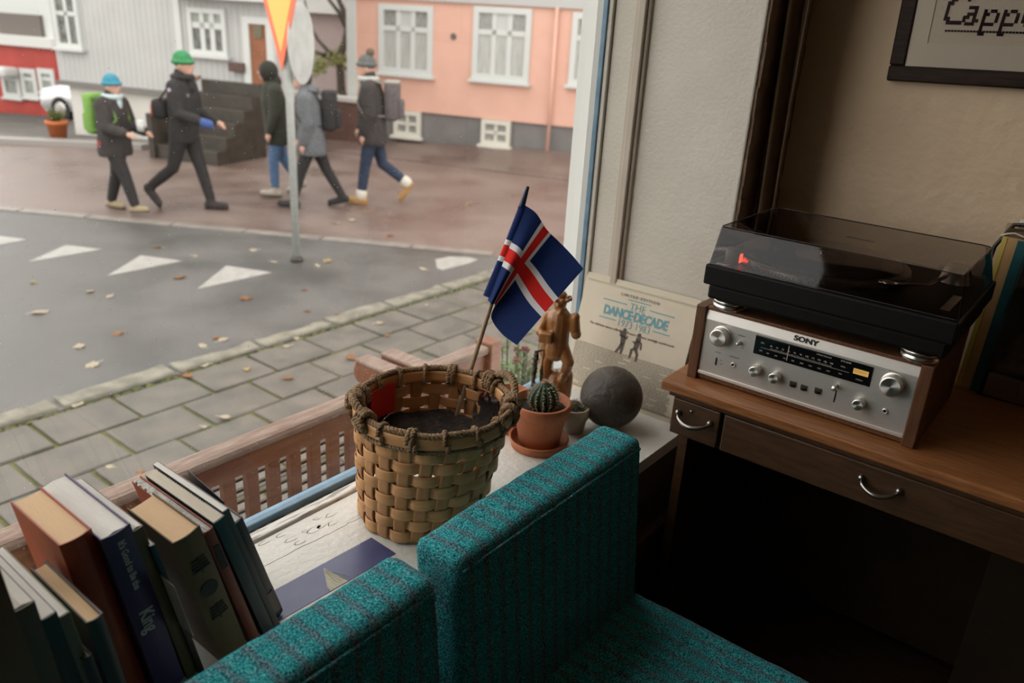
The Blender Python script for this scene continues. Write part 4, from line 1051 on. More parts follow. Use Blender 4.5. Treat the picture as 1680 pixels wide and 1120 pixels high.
for k, (px, py, s, c) in enumerate(lp_):
    p = PZ(px, py, STREET+.003); o = obj('fallen_leaf', leaf_mesh(s, k % 5+1), LC[c], None, False, p, (lf.uniform(-.15, .15), lf.uniform(-.15, .15), lf.uniform(0, 6)))
    col = ('yellow', 'pale', 'orange')[c]
    tag(o, leaf_label(lp_, k, col, 'on the wet asphalt road'), 'leaf', f'{col} leaves on the road')
lp2 = [(127,663,.07,1),(46,676,.05,2),(307,605,.06,2),(308,616,.06,2),(334,599,.06,1),(370,684,.06,1),(335,700,.03,1),(577,586,.07,2),(473,620,.06,2),(405,605,.05,0),(447,562,.05,0),(470,568,.05,1),(486,555,.05,1),(623,530,.06,1),(667,493,.06,2),(722,474,.06,0),(743,467,.06,1),(556,515,.05,2),(700,500,.03,1),(635,550,.04,2),(230,775,.04,2),(180,765,.04,1),(320,860,.04,1)]
for k, (px, py, s, c) in enumerate(lp2):
    p = PZ(px, py, STREET+.004); o = obj('fallen_leaf', leaf_mesh(s, k % 5+1), LC[c], None, False, p, (lf.uniform(-.1, .1), lf.uniform(-.1, .1), lf.uniform(0, 6)))
    col = ('yellow', 'pale', 'orange')[c]
    tag(o, leaf_label(lp2, k, col, 'by the kerb and pavers'), 'leaf', f'{col} leaves on the pavement')

# ------------------------------------------------------------------ bench outside
XB = -1.5
m_bench = pm('bench_wood', (.17,.062,.030), (.25,.10,.05), 9, .42, .12, 60, stretch=(6,1,6), lo=.3, hi=.7)
m_bench_g = pm('weathered_wood', (.20,.13,.10), (.30,.22,.175), 14, .7, .3, 60, stretch=(6,1,6))
rT = PX(450, 706, XB).z; bench = thing('bench', 'reddish wooden bench with a slatted back standing outside below the window', 'bench', (XB, .25, STREET))
L = PX(800, 560, XB).y-.25; top = rT-STREET
obj('top_rail', bx(-.045, .015, 0, L, top-.028, top, .012), m_bench_g, bench)
slot_z = PX(466, 750, XB).z-STREET
obj('upper_board', bx(-.028, .0, 0, L, slot_z, top-.0281, .003), m_bench, bench)
s0 = PX(397, 787, XB).y-.25; sp = (PX(562, 705, XB).y-PX(393, 787, XB).y)/5; sw_ = .030
k = -9
while s0+k*sp < L-.05:
    y0 = s0+k*sp+sw_/2+.001; y1 = s0+(k+1)*sp-sw_/2
    if y0 > 0: obj('back_slat', bx(-.024, -.002, y0, min(y1, L), .62, slot_z-.0005, .002), m_bench, bench)
    k += 1
for q in range(11):
    z = slot_z-.026-q*.031
    obj('cross_rail', bx(-.036, -.026, 0, L, z-.006, z+.002, .001), pm('bench_rail_dark', (.06,.028,.016), None, rough=.5), bench)
obj('lower_board', bx(-.028, .0, 0, L, .50, .619, .003), m_bench, bench)
for q in range(6): obj('seat_slat', bx(-.47+q*.074, -.47+q*.074+.064, 0, L, .575, .60, .004), m_bench, bench)
ya = PZ(590, 598, rT-.17).y-.25; armz = None
pa = PX(640, 608, XB-.03); 
a_in = PX(688, 640, XB-.02)
arm_z = rT-.145-STREET
tipA = PZ(592, 590, arm_z+STREET)
for nm, yy in (('a', tipA.y-.25), ('b', L-.045)):
    xt = max(tipA.x-XB, -.60) if nm == 'a' else -.42
    bm = B(); prism(bm, [(xt, arm_z-.02), (xt+.01, arm_z), (.0-.03, arm_z+.015), (-.03, arm_z-.03), (xt+.10, arm_z-.052), (xt+.075, arm_z-.08), (xt+.012, arm_z-.065), (xt-.004, arm_z-.045)], yy-.03, yy+.03)
    o = obj('armrest', bm, m_bench, bench)
    obj('arm_top', bx(xt+.004, -.03, yy-.034, yy+.034, arm_z+.0005, arm_z+.016, .006), m_bench_g, o)
    obj('arm_post', bx(xt+.07, xt+.13, yy-.028, yy+.028, 0, arm_z-.052, .004), m_bench, bench)
obj('end_post', bx(-.05, .02, L-.005, L+.05, 0, top+.01, .006), m_bench, bench)
obj('end_post', bx(-.05, .02, -.05, .005, 0, top+.01, .006), m_bench, bench)

# ------------------------------------------------------------------ flowering plant outside
ps_ = PX(855, 640, -1.62)
fl = thing('flowering_plant', 'green leafy plant with dark red flowers growing outside behind the flag', 'plant', (ps_.x, ps_.y, STREET))
hb = ps_.z-STREET+.26
rp = random.Random(31); bmL = B(); bmF = B(); bmS = B()
for k in range(56):
    a = rp.uniform(0, 6.28); r = rp.uniform(.0, .16); tip = Vector((r*math.cos(a), r*math.sin(a), hb*rp.uniform(.66, 1.0)))
    tube(bmS, [(tip.x*.3, tip.y*.3, 0), (tip.x*.7, tip.y*.7, tip.z*.6), tip], .003, 4)
    for q in range(44):
        t = rp.uniform(.50, 1.0); p = Vector((tip.x*(.3+.7*t), tip.y*(.3+.7*t), tip.z*t)); d = Vector((rp.uniform(-1, 1), rp.uniform(-1, 1), rp.uniform(-.1, .7))).normalized(); s = d.cross(Vector((0, 0, 1))).normalized()*.006
        a_ = [bmL.verts.new(p), bmL.verts.new(p+d*.020+s), bmL.verts.new(p+d*.045), bmL.verts.new(p+d*.020-s)]; bmL.faces.new(a_)
    if k % 3 == 0:
        for q in range(9): ball(bmF, tip+Vector((rp.gauss(0, .006), rp.gauss(0, .006), .006+rp.gauss(0, .004))), .006, 6, 4, (1, 1, .6))
obj('stem', bmS, pm('stem_green', (.06,.09,.03), None), fl); o = obj('foliage', bmL, pm('leaf_green', (.10,.17,.055), (.16,.23,.08), 60, .6), fl); o['kind'] = 'stuff'
o = obj('flower', bmF, pm('dark_red_petal', (.15,.02,.03), None, rough=.7), fl); o['kind'] = 'stuff'

# ------------------------------------------------------------------ give-way sign
sp_ = PZ(487, 428, STREET)
sg = thing('road_sign', 'orange-bordered yellow give-way sign with a grey pole standing on the asphalt', 'road sign', sp_)
m_pole = pm('galvanised_pole', (.40,.42,.40), (.46,.48,.46), 30, .5)
obj('pole', lathe(B(), [(0, 0), (.036, 0), (.036, 3.4), (.0, 3.41)], 20), m_pole, sg, True)
obj('base_collar', lathe(B(), [(0, .0), (.062, 0), (.060, .028), (.045, .045), (.037, .05)], 24), pm('dark_base', (.05,.045,.04), None, rough=.6), sg, True)
to_cam = Vector((EYE.x-sp_.x, EYE.y-sp_.y, 0)).normalized(); ang0 = math.atan2(to_cam.y, to_cam.x)
tz = PZ(463, 107, 0); dS = (sp_-EYE).dot(fwd); tipz = PD(463, 107, dS).z-STREET
hS = .86; hw = hS/math.sqrt(3)
def tri(k): return [(0, tipz+(hS*(1-k)*.30)*1.0), (hw*k, 0), (-hw*k, 0)]
def tri_poly(s):
    cz = tipz+hS*2/3; P = [(0, tipz), (hw, tipz+hS), (-hw, tipz+hS)]
    out = []
    for x, z in P: out.append((x*s, cz+(z-cz)*s))
    return out
MS = RZ(ang0+math.pi/2-math.radians(66)) @ T(0, -.058, 0)
pl_ = obj('sign_plate', prism(B(), tri_poly(1.0), -.004, .004, MS), pm('sign_orange', (.82,.11,.015), None, rough=.45), sg)
obj('sign_face', prism(B(), tri_poly(.74), -.0055, -.0042, MS), pm('sign_yellow', (.92,.46,.06), None, rough=.45), pl_)
obj('sign_back', prism(B(), tri_poly(.99), .0042, .0055, MS), pm('sign_back_grey', (.35,.36,.35), None, rough=.5), pl_)
rc = PD(493, 68, dS); rz_ = rc.z-STREET
off_ = (rc-sp_).dot(rgt)
MR = RZ(ang0+math.pi/2+math.radians(70)); rback = -to_cam*.10
rd0 = obj('round_sign', lathe(B(), [(0, -.006), (.34, -.006), (.345, -.004), (.345, .004), (.34, .006), (0, .006)], 40, T(0, 0, rz_) @ T(*(Vector((rgt.x, rgt.y, 0))*(off_+.09)+rback)) @ MR @ RX(math.pi/2)), pm('sign_back_grey2', (.36,.38,.37), (.45,.47,.46), 6, .5), sg)
rr = Vector((rgt.x, rgt.y, 0))*(off_+.09)+rback
obj('sign_bracket', tube(B(), [(0, 0, rz_+.1), rr+Vector((0, 0, rz_+.1))], .014, 8), m_pole, sg)

# ------------------------------------------------------------------ houses across the street
FD = Vector((.955, .298, 0)).normalized(); FN = Vector((FD.y, -FD.x, 0))      # facade direction and normal to the street
FA = math.atan2(FD.y, FD.x)
class Fac:
    def __init__(s, name, label, px, py, z=STREET, back=0, fd=None):
        s.O = PZ(px, py, z)-FN*back; s.r = thing(name, label, 'house', s.O, (0, 0, FA))
    def uv(s, px, py):
        w = ray(px, py); t = (s.O-EYE).dot(FN)/w.dot(FN); p = EYE+w*t-s.O; return p.dot(FD), p.z
    def rect(s, x0, y0, x1, y1):
        a = [s.uv(*q) for q in ((x0, y0), (x1, y0), (x1, y1), (x0, y1))]
        return (a[0][0]+a[3][0])/2, (a[1][0]+a[2][0])/2, (a[2][1]+a[3][1])/2, (a[0][1]+a[1][1])/2
def fwin(h, name, u0, u1, v0, v1, cols, split, mf, mg, fw=.09, mw=.05, proud=.05, curtain=None):
    """window frame with mullions and panes; split = height fraction of the upper row"""
    bm = B()
    for q in ((u0, u1, v0, v0+fw), (u0, u1, v1-fw, v1), (u0, u0+fw, v0+fw, v1-fw), (u1-fw, u1, v0+fw, v1-fw)): box(bm, q[0], q[1], -proud, .02, q[2], q[3])
    iw = (u1-u0-2*fw); vs = v1-fw-(v1-v0-2*fw)*split
    box(bm, u0+fw, u1-fw, -proud*.6, .02, vs-mw/2, vs+mw/2)
    for c in range(1, cols): x = u0+fw+iw*c/cols; box(bm, x-mw/2, x+mw/2, -proud*.6, .02, v0+fw, v1-fw)
    box(bm, u0-.05, u1+.05, -proud-.05, .0, v0-.05, v0)
    w = obj('window', bm, mf, h.r)
    for c in range(cols):
        for a, b in ((v0+fw, vs-mw/2), (vs+mw/2, v1-fw)):
            x0 = u0+fw+iw*c/cols+mw/2*(c > 0); x1 = u0+fw+iw*(c+1)/cols-mw/2*(c < cols-1)
            obj('pane', bx(x0, x1, -.008, .0, a, b), mg(c, a < vs-mw), w)
def wedge():
    bm = B(); P = ph.r.matrix_basis
    q = [(-.3, -.02, 0), (7, -.02, 0), (7, -1.5, 0), (-.3, -1.5, 0)]; hz = (.0, .36, .02, .0)
    b = [bm.verts.new(P @ Vector((x, y, -.25))) for x, y, z in q]; t = [bm.verts.new(P @ Vector((x, y, .006+h))) for (x, y, z), h in zip(q, hz)]
    bm.faces.new(t); bm.faces.new(b[::-1])
    for i in range(4): j = (i+1) % 4; bm.faces.new((t[i], b[i], b[j], t[j]))
    bmesh.ops.recalc_face_normals(bm, faces=bm.faces); return bm
m_pink = pm('pink_render', (.68,.395,.305), (.73,.43,.34), 2.2, .85, .2, 60)
m_plin = pm('grey_plinth', (.165,.155,.155), (.20,.19,.185), 3, .8)
m_wfr = pm('white_window_frame', (.58,.60,.58), None, rough=.6)
mgs = [pm('curtained_pane', (.36,.37,.35), (.48,.48,.46), 5, .25, stretch=(6,1,.6)), pm('dark_pane', (.20,.21,.19), (.34,.34,.32), 6, .2, stretch=(5,1,2)), pm('pale_pane', (.50,.51,.50), None, rough=.3)]
ph = Fac('pink_house', 'pink rendered house with white windows and a grey plinth across the street', 575, 228)
U1 = ph.uv(1010, 100)[0]+3.0; vP = (ph.uv(692, 186)[1]+ph.uv(932, 206)[1])/2; vB = (ph.uv(600, 2)[1]+ph.uv(900, 6)[1])/2
ph.r.matrix_basis = T(*ph.O) @ RZ(FA)
struct('pavement', wedge(), m_brick)
obj('wall', bx(0, U1, 0, 7, vP, vB+.02), m_pink, ph.r)
obj('plinth', bx(.02, U1, .05, 7, -1.2, vP), m_plin, ph.r)
obj('string_course', bx(-.05, U1, -.06, .0, vB, vB+.16), pm('grey_course', (.46,.46,.45), None, rough=.8), ph.r)
obj('upper_wall', bx(0, U1, .03, 7, vB+.16, vB+2.6), m_pink, ph.r)
obj('roof', prism(B(), [(-.3, vB+2.6), (U1+.3, vB+2.6), (U1-1.5, vB+4.6), (1.5, vB+4.6)], -.4, 7.4), pm('roof_metal', (.22,.22,.22), None, rough=.6), ph.r)
u, v = ph.uv(585, 60); obj('corner_board', bx(-.03, u, -.03, .15, ph.uv(578, 145)[1]-.2, vB), m_wfr, ph.r)
for (x0, y0, x1, y1) in ((623, 8, 711, 122), (777, 12, 871, 133), (937, 22, 1030, 143)):
    u0, u1, v0, v1 = ph.rect(x0, y0, x1, y1)
    fwin(ph, 'window', u0, u1, v0, v1, 3, .31, m_wfr, lambda c, low: mgs[0] if low else (mgs[2] if c == 1 else mgs[1]), .10, .085)
for (x0, y0, x1, y1) in ((648, 182, 691, 223), (791, 197, 838, 238), (960, 210, 1010, 250)):
    u0, u1, v0, v1 = ph.rect(x0, y0, x1, y1)
    fwin(ph, 'window', u0, u1, max(v0, .12), v1, 2, .5, pm('cream_frame', (.62,.60,.53), None, rough=.7), lambda c, low: mgs[1], .075, .06, .06)
u, v = ph.uv(744, 60); obj('wall_vent', lathe(B(), [(0, .02), (.05, .02), (.06, 0)], 16, T(u, 0, v) @ RX(math.pi/2)), pm('vent_dark', (.12,.11,.10), None), ph.r)
u, v = ph.uv(910, 100); obj('downpipe', tube(B(), [(u, -.06, .1), (u, -.06, vB)], .032, 10), pm('pink_pipe', (.70,.41,.32), None, rough=.6), ph.r, True)

m_grey = pm('pale_grey_cladding', (.46,.465,.455), (.50,.505,.495), 2, .8)
m_base = pm('white_base_wall', (.56,.545,.50), (.62,.60,.56), 2, .85)
gh = Fac('grey_house', 'pale grey clad house with a white base wall and brown door', 222, 228)
gu0 = gh.uv(100, 150)[0]; gu1 = gh.uv(446, 100)[0]; gs = gh.uv(330, 150)[0]; vL = (gh.uv(105, 137)[1]+gh.uv(330, 156)[1])/2
obj('base_wall', bx(gu0+.15, gs+.1, .06, 2.5, -2.5, vL), m_base, gh.r)
obj('base_ledge', bx(gu0, gs+.1, -.06, .06, vL-.05, vL+.03), pm('dark_ledge', (.17,.16,.15), None), gh.r)
bm = B(); box(bm, gu0, gu1, .02, .55, vL, 5.2); box(bm, gu0, gu1-2.2, .5501, 2.2, vL, 5.2)
obj('wall', bm, m_grey, gh.r)
bm = B(); x = gu0
while x < gu1-.05: box(bm, x, x+.05, .013, .03, vL+.03, 3.9); x += .115
obj('cladding_rib', bm, m_grey, gh.r)['kind'] = 'stuff'
eu0, ev0 = gh.uv(300, 2); 
obj('eave_board', bx(gh.uv(296, 0)[0], gu1+.3, -.25, .02, gh.uv(420, 3)[1], gh.uv(420, 3)[1]+.14), pm('eave_white', (.62,.62,.60), None), gh.r)
obj('porch_roof', bx(gh.uv(296, 0)[0], gu1+.3, -.30, .3, gh.uv(420, 3)[1]+.14, gh.uv(420, 3)[1]+.5), pm('roof_metal', (.22,.22,.22)), gh.r)
obj('corner_board', bx(gh.uv(294, 60)[0]-.06, gh.uv(294, 60)[0]+.06, -.02, .02, vL, 3.9), m_wfr, gh.r)
dk = pm('dark_old_pane', (.06,.065,.06), (.20,.20,.18), 9, .15); md_ = pm('grey_green_pane', (.22,.25,.22), (.35,.36,.32), 9, .2)
u0, u1, v0, v1 = gh.rect(312, 14, 373, 90); fwin(gh, 'window', u0, u1, v0, v1, 3, .33, m_wfr, lambda c, low: dk if low else md_, .075, .09)
u0, u1, v0, v1 = gh.rect(90, -28, 131, 78); fwin(gh, 'window', u0, u1, v0, v1, 2, .46, m_wfr, lambda c, low: dk, .075, .07)
u0, u1, v0, v1 = gh.rect(413, 40, 441, 140); dr = obj('door', bx(u0, u1, -.02, .03, v0, v1), pm('brown_door', (.22,.075,.03), (.28,.10,.04), 5, .5), gh.r)
obj('door_panel', bx(u0+.08, u1-.08, -.035, -.02, v0+.9, v1-.2), pm('door_glass', (.12,.10,.05), None, rough=.2), dr)
bm = B(); box(bm, u0-.12, u0, -.05, .03, v0, v1+.1); box(bm, u1, u1+.12, -.05, .03, v0, v1+.1); box(bm, u0, u1, -.05, .03, v1, v1+.1)
obj('door_frame', bm, m_wfr, gh.r); dv0 = v0
u, v = gh.uv(393, 108); obj('letter_box', bx(u-.15, u+.15, -.1, .02, v-.09, v+.05, .01), pm('letter_box', (.09,.05,.04), None), gh.r)
# steps up to the door
st = thing('front_steps', 'dark wet stone steps climbing to the brown door', 'steps', gh.O+FD*gs, (0, 0, FA))
wS = gh.uv(436, 200)[0]-gs; nst = 6; m_step = pm('wet_step', (.030,.025,.018), (.05,.042,.032), 8, .5)
for k in range(nst):
    obj('step', bx(.1, wS, -1.2+.22*k, min(-.02, -1.2+.22*(k+1)+.03), -.4, .02+(dv0)*(k+1)/nst, .01), m_step, st)
obj('side_wall', bx(0, .1, -1.25, -.02, -.4, dv0*.6), m_step, st)
obj('handrail', tube(B(), [(.05, -.9, dv0*.6-.02), (.05, -.9, .85), (.05, -.06, dv0+.05)], .03, 8), pm('worn_rail', (.25,.13,.07), None), st)
# dark shrubs beside steps
def bush(name, label, c, rx, rz, n, col, leaf=.06, cat='shrub'):
    r = thing(name, label, cat, c); bm = B(); rr = random.Random(int(c[0]*100))
    for i in range(n):
        d = Vector((rr.gauss(0, 1), rr.gauss(0, 1), rr.gauss(0, 1))).normalized()*rr.uniform(.5, 1); p = Vector((d.x*rx, d.y*rx, rz+d.z*rz)); q = Vector((rr.uniform(-1, 1), rr.uniform(-1, 1), rr.uniform(-1, 1))).normalized(); s = q.orthogonal().normalized()*leaf*.45
        bm.faces.new([bm.verts.new(p), bm.verts.new(p+q*leaf*.5+s), bm.verts.new(p+q*leaf), bm.verts.new(p+q*leaf*.5-s)])
    o = obj('foliage', bm, col, r); o['kind'] = 'stuff'
    bm = B()
    for i in range(7): a = i*.9; tube(bm, [(0, 0, 0), (rx*.4*math.cos(a), rx*.4*math.sin(a), rz), (rx*.7*math.cos(a), rx*.7*math.sin(a), rz*1.7)], [.02, .014, .006], 5)
    obj('branch', bm, pm('bush_bark', (.05,.035,.025), None), r); return r
m_g1 = pm('dull_green', (.08,.11,.03), (.13,.15,.05), 8, .7); m_g2 = pm('dark_green', (.025,.03,.015), (.045,.05,.022), 8, .7)
q = PZ(352, 226, STREET); bush('shrub', 'green shrub growing at the left foot of the stone steps', (q.x, q.y, STREET), .24, .32, 500, m_g1, .08)
q = PZ(430, 228, STREET); bush('shrub', 'low green shrub at the right foot of the stone steps', (q.x, q.y, STREET), .32, .16, 500, m_g1, .08)
q = PZ(550, 230, STREET)+FN*.45; bush('shrub', 'low green shrub at the left corner of the pink house', (q.x-.1, q.y-.2, STREET), .26, .22, 500, m_g1, .08)
# mauve rear building and garden wall
mv = Fac('mauve_building', 'mauve grey building standing back behind the bare tree', 440, 212, STREET, 3.6)
a0, a1 = mv.uv(425, 100)[0], mv.uv(640, 100)[0]
obj('wall', bx(a0, a1, 0, 4, -1, 4.6), pm('mauve_render', (.40,.325,.315), (.44,.36,.345), 2, .85), mv.r)
u, v = mv.uv(500, 20); obj('eave_board', bx(a0-.2, a1, -.25, 0, v, v+.18), pm('eave_white', (.62,.62,.60)), mv.r)
obj('upper_wall', bx(a0, a1, -.04, 0, v+.18, 4.6), m_grey, mv.r)
u0, u1, v0, v1 = mv.rect(447, 30, 468, 110); fwin(mv, 'window', u0, u1, v0, v1, 2, .4, m_wfr, lambda c, low: dk)
gw = Fac('garden_wall', 'dark red brown garden wall between the steps and the pink house', 440, 226, STREET, .6); gw.r['category'] = 'wall'
a0, a1 = gw.uv(436, 190)[0], gw.uv(600, 190)[0]
obj('wall', bx(a0, a1, 0, .25, -.5, gw.uv(550, 165)[1]), pm('wall_brown', (.12,.065,.05), (.16,.09,.07), 4, .8), gw.r)
obj('coping', bx(a0, a1, -.04, .29, gw.uv(550, 165)[1], gw.uv(550, 158)[1]), pm('coping_white', (.60,.58,.55), None), gw.r)
# bare tree
tb = PZ(566, 205, STREET); tb = gw.O+FD*gw.uv(566, 180)[0]+FN*-.5
tr = thing('bare_tree', 'bare tree with a bending dark trunk before the mauve building', 'tree', (tb.x, tb.y, STREET))
dT_ = (tb-EYE).dot(fwd)
def tp(px, py, dd=0): return PD(px, py, dT_+dd)-Vector((tb.x, tb.y, STREET))
m_bark = pm('wet_bark', (.055,.045,.035), (.09,.075,.06), 14, .7, .6, 30)
obj('trunk', tube(B(), [tp(572, 215), tp(568, 170), tp(560, 150), tp(558, 110), tp(558, 90), tp(566, 70), tp(570, 45), tp(566, 22), tp(558, 5), tp(548, -20)], [.10, .09, .08, .075, .075, .07, .06, .06, .05, .04], 10), m_bark, tr, True)
for br in ([(558, 95), (540, 85), (522, 66), (508, 40), (500, 0)], [(568, 45), (556, 20), (540, 0), (532, -30)], [(545, 88), (530, 90), (515, 84)]):
    obj('branch', tube(B(), [tp(x, y, i*.08) for i, (x, y) in enumerate(br)], [.05, .042, .034, .026, .02][:len(br)], 8), m_bark, tr, True)
bm = B(); rr = random.Random(17)
for i in range(420):
    cx, cy, sg_ = rr.choice(((545, 98, 22), (560, 95, 14), (520, 108, 12), (440, 70, 8)))[:3]
    if cx == 440: continue
    p = tp(rr.gauss(cx, sg_*.6), rr.gauss(cy, 7), rr.uniform(-.3, .3)); q = Vector((rr.uniform(-1, 1), rr.uniform(-1, 1), rr.uniform(-1, 1))).normalized(); s = q.orthogonal().normalized()*.03
    bm.faces.new([bm.verts.new(p), bm.verts.new(p+q*.04+s), bm.verts.new(p+q*.08), bm.verts.new(p+q*.04-s)])
o = obj('leaves', bm, pm('yellow_green_leaf', (.20,.24,.06), (.28,.27,.10), 8, .7), tr); o['kind'] = 'stuff'
# pots
def planter(label, px, py, s, col=True):
    p = PZ(px, py, STREET); t = thing('planter', label, 'flower pot', p)
    obj('pot', lathe(B(), [(0, 0), (s*.7, 0), (s*.95, s*1.5), (s*1.05, s*1.5), (s*1.05, s*1.85), (s*.92, s*1.85), (s*.9, s*1.6), (0, s*1.6)], 24), pm('orange_pot', (.55,.16,.05), (.48,.13,.04), 5, .7), t, True)
    bm = B(); rr = random.Random(px)
    for i in range(90):
        d = Vector((rr.gauss(0, .6), rr.gauss(0, .6), 1)).normalized()*s*rr.uniform(.6, 1.6); s2 = d.orthogonal().normalized()*.02
        p0 = Vector((0, 0, s*1.6)); bm.faces.new([bm.verts.new(p0), bm.verts.new(p0+d*.6+s2), bm.verts.new(p0+d), bm.verts.new(p0+d*.6-s2)])
    o = obj('foliage', bm, m_g1, t); o['kind'] = 'stuff'
planter('orange flower pot by the white base wall at the far left', 97, 229, .17); planter('orange flower pot behind the walker in the green hat', 330, 236, .17)

# ------------------------------------------------------------------ far left: falling side street, red shop and white car
fk = far0; fk1 = PZ(232, 246, STREET)
kd = (fk1-fk).normalized()
struct('kerb_strip', sheet([(p.x, p.y) for p in (fk-kd*6, fk1+kd*.0, fk1-FN*.3, fk-kd*6-FN*.3)], STREET-.3, STREET+.08), pm('far_kerb', (.30,.28,.26), None, rough=.6))
def z_at(px, py, dist):
    w = ray(px, py); hl = math.hypot(w.x, w.y); return EYE + w*(dist/hl)
SD = 27.0
sA = z_at(-60, 186, SD); sB = z_at(110, 192, SD)
bm = B(); e0 = fk-kd*6-FN*.3; e1 = fk1-FN*.3
vs = [bm.verts.new(v) for v in ((e0.x, e0.y, STREET+.08), (e1.x, e1.y, STREET+.08), (sB.x+1.5, sB.y+2, sB.z), (sA.x-4, sA.y-3, sA.z), (sA.x-4.5, sA.y+8, sA.z-.6), (sB.x+1.0, sB.y+14, sB.z-.6))]
bm.faces.new(vs[:4]); bm.faces.new((vs[3], vs[2], vs[5], vs[4]))
bmesh.ops.solidify(bm, geom=bm.faces[:], thickness=.2)
struct('side_street', bm, pm('side_street_paving', (.22,.205,.19), (.29,.27,.25), 1.2, .45))
class Far(Fac):
    def __init__(s, name, label, O): s.O = O; s.r = thing(name, label, 'building', O, (0, 0, FA))
rs_ = Far('red_shop', 'red and white shop front beyond the white car at the far left', z_at(-40, 186, SD+1.5))
a0, a1 = rs_.uv(-60, 120)[0], rs_.uv(94, 120)[0]; vt = rs_.uv(45, 76)[1]; m_red = pm('shop_red', (.36,.035,.025), (.42,.05,.035), 3, .6)
obj('shop_front', bx(a0, a1, 0, 4, 0, vt), m_red, rs_.r)
obj('fascia_band', bx(a0-.1, a1+.1, -.15, 4, vt, rs_.uv(45, 60)[1]), pm('fascia_white', (.62,.62,.60), None), rs_.r)
obj('upper_wall', bx(a0, a1, .4, 4, rs_.uv(45, 60)[1], 6.0), m_wfr, rs_.r)
u0, u1, v0, v1 = rs_.rect(-20, 22, 50, 58); obj('dark_roof', bx(u0, u1, .3, .4, v0, v1), pm('roof_brown', (.14,.115,.10), None), rs_.r)
for x0, x1 in ((5, 34), (37, 62), (66, 92)):
    u0, u1, v0, v1 = rs_.rect(x0, 113, x1, 160); fwin(rs_, 'window', u0, u1, v0, v1, 1, .28, m_wfr, lambda c, low: md_, .13, .08)
u0, u1, v0, v1 = rs_.rect(2, 109, 33, 125); obj('awning', bx(u0, u1, -.5, 0, v0, v1, .08), m_wfr, rs_.r)
# car: side-on nose to the left, rear hidden by the grey house
cp_ = z_at(66, 196, 24.5); ca = thing('car', 'white car parked on the side street in front of the red shop', 'car', cp_, (0, 0, FA))
prof = [(0, .35), (.02, .62), (.12, .78), (.95, .95), (1.05, .97), (1.75, 1.45), (2.2, 1.52), (3.3, 1.50), (4.0, 1.05), (4.25, .95), (4.3, .40), (4.1, .22), (.15, .20)]
cs = 1.0; z0_ = cp_.z
bm = B(); prism(bm, [(x*cs, z*cs) for x, z in prof], 0, 1.75)
bmesh.ops.bevel(bm, geom=[e for e in bm.edges if abs((e.verts[0].co-e.verts[1].co).y) < .01], offset=.10, segments=3, affect='EDGES')
obj('car_body', bm, pm('white_car_paint', (.72,.73,.73), None, rough=.2, coat=.5), ca, True)
obj('side_window', prism(B(), [(1.25, 1.02), (1.82, 1.40), (3.2, 1.40), (3.7, 1.05)], -.012, 0), pm('car_glass', (.05,.055,.06), None, rough=.08), ca)
bm = B(); 
vv = [bm.verts.new(p) for p in ((1.03, .15, 1.0), (1.03, 1.6, 1.0), (1.70, 1.5, 1.44), (1.70, .25, 1.44))]; bm.faces.new(vv); bmesh.ops.solidify(bm, geom=bm.faces[:], thickness=.01)
obj('windscreen', bm, pm('car_glass', (.05,.055,.06)), ca)
for x in (.78, 3.45):
    for y in (.0, 1.55):
        w = obj('wheel', lathe(B(), [(0, -.02), (.20, -.02), (.31, -.01), (.315, .15), (.31, .2), (0, .2)], 24, T(x, y+.18, .315) @ RX(math.pi/2)), pm('tyre', (.02,.02,.02), None, rough=.8), ca)
        obj('hubcap', lathe(B(), [(0, .03), (.17, .025), (.19, .0)], 16, T(x, y+.0-.018, .315) @ RX(math.pi/2)), m_foot, w)
obj('headlamp', ball(B(), (.10, .12, .66), .13, 12, 8, (.7, .9, .6)), pm('lamp_lens', (.5,.5,.5), None, rough=.1), ca, True)
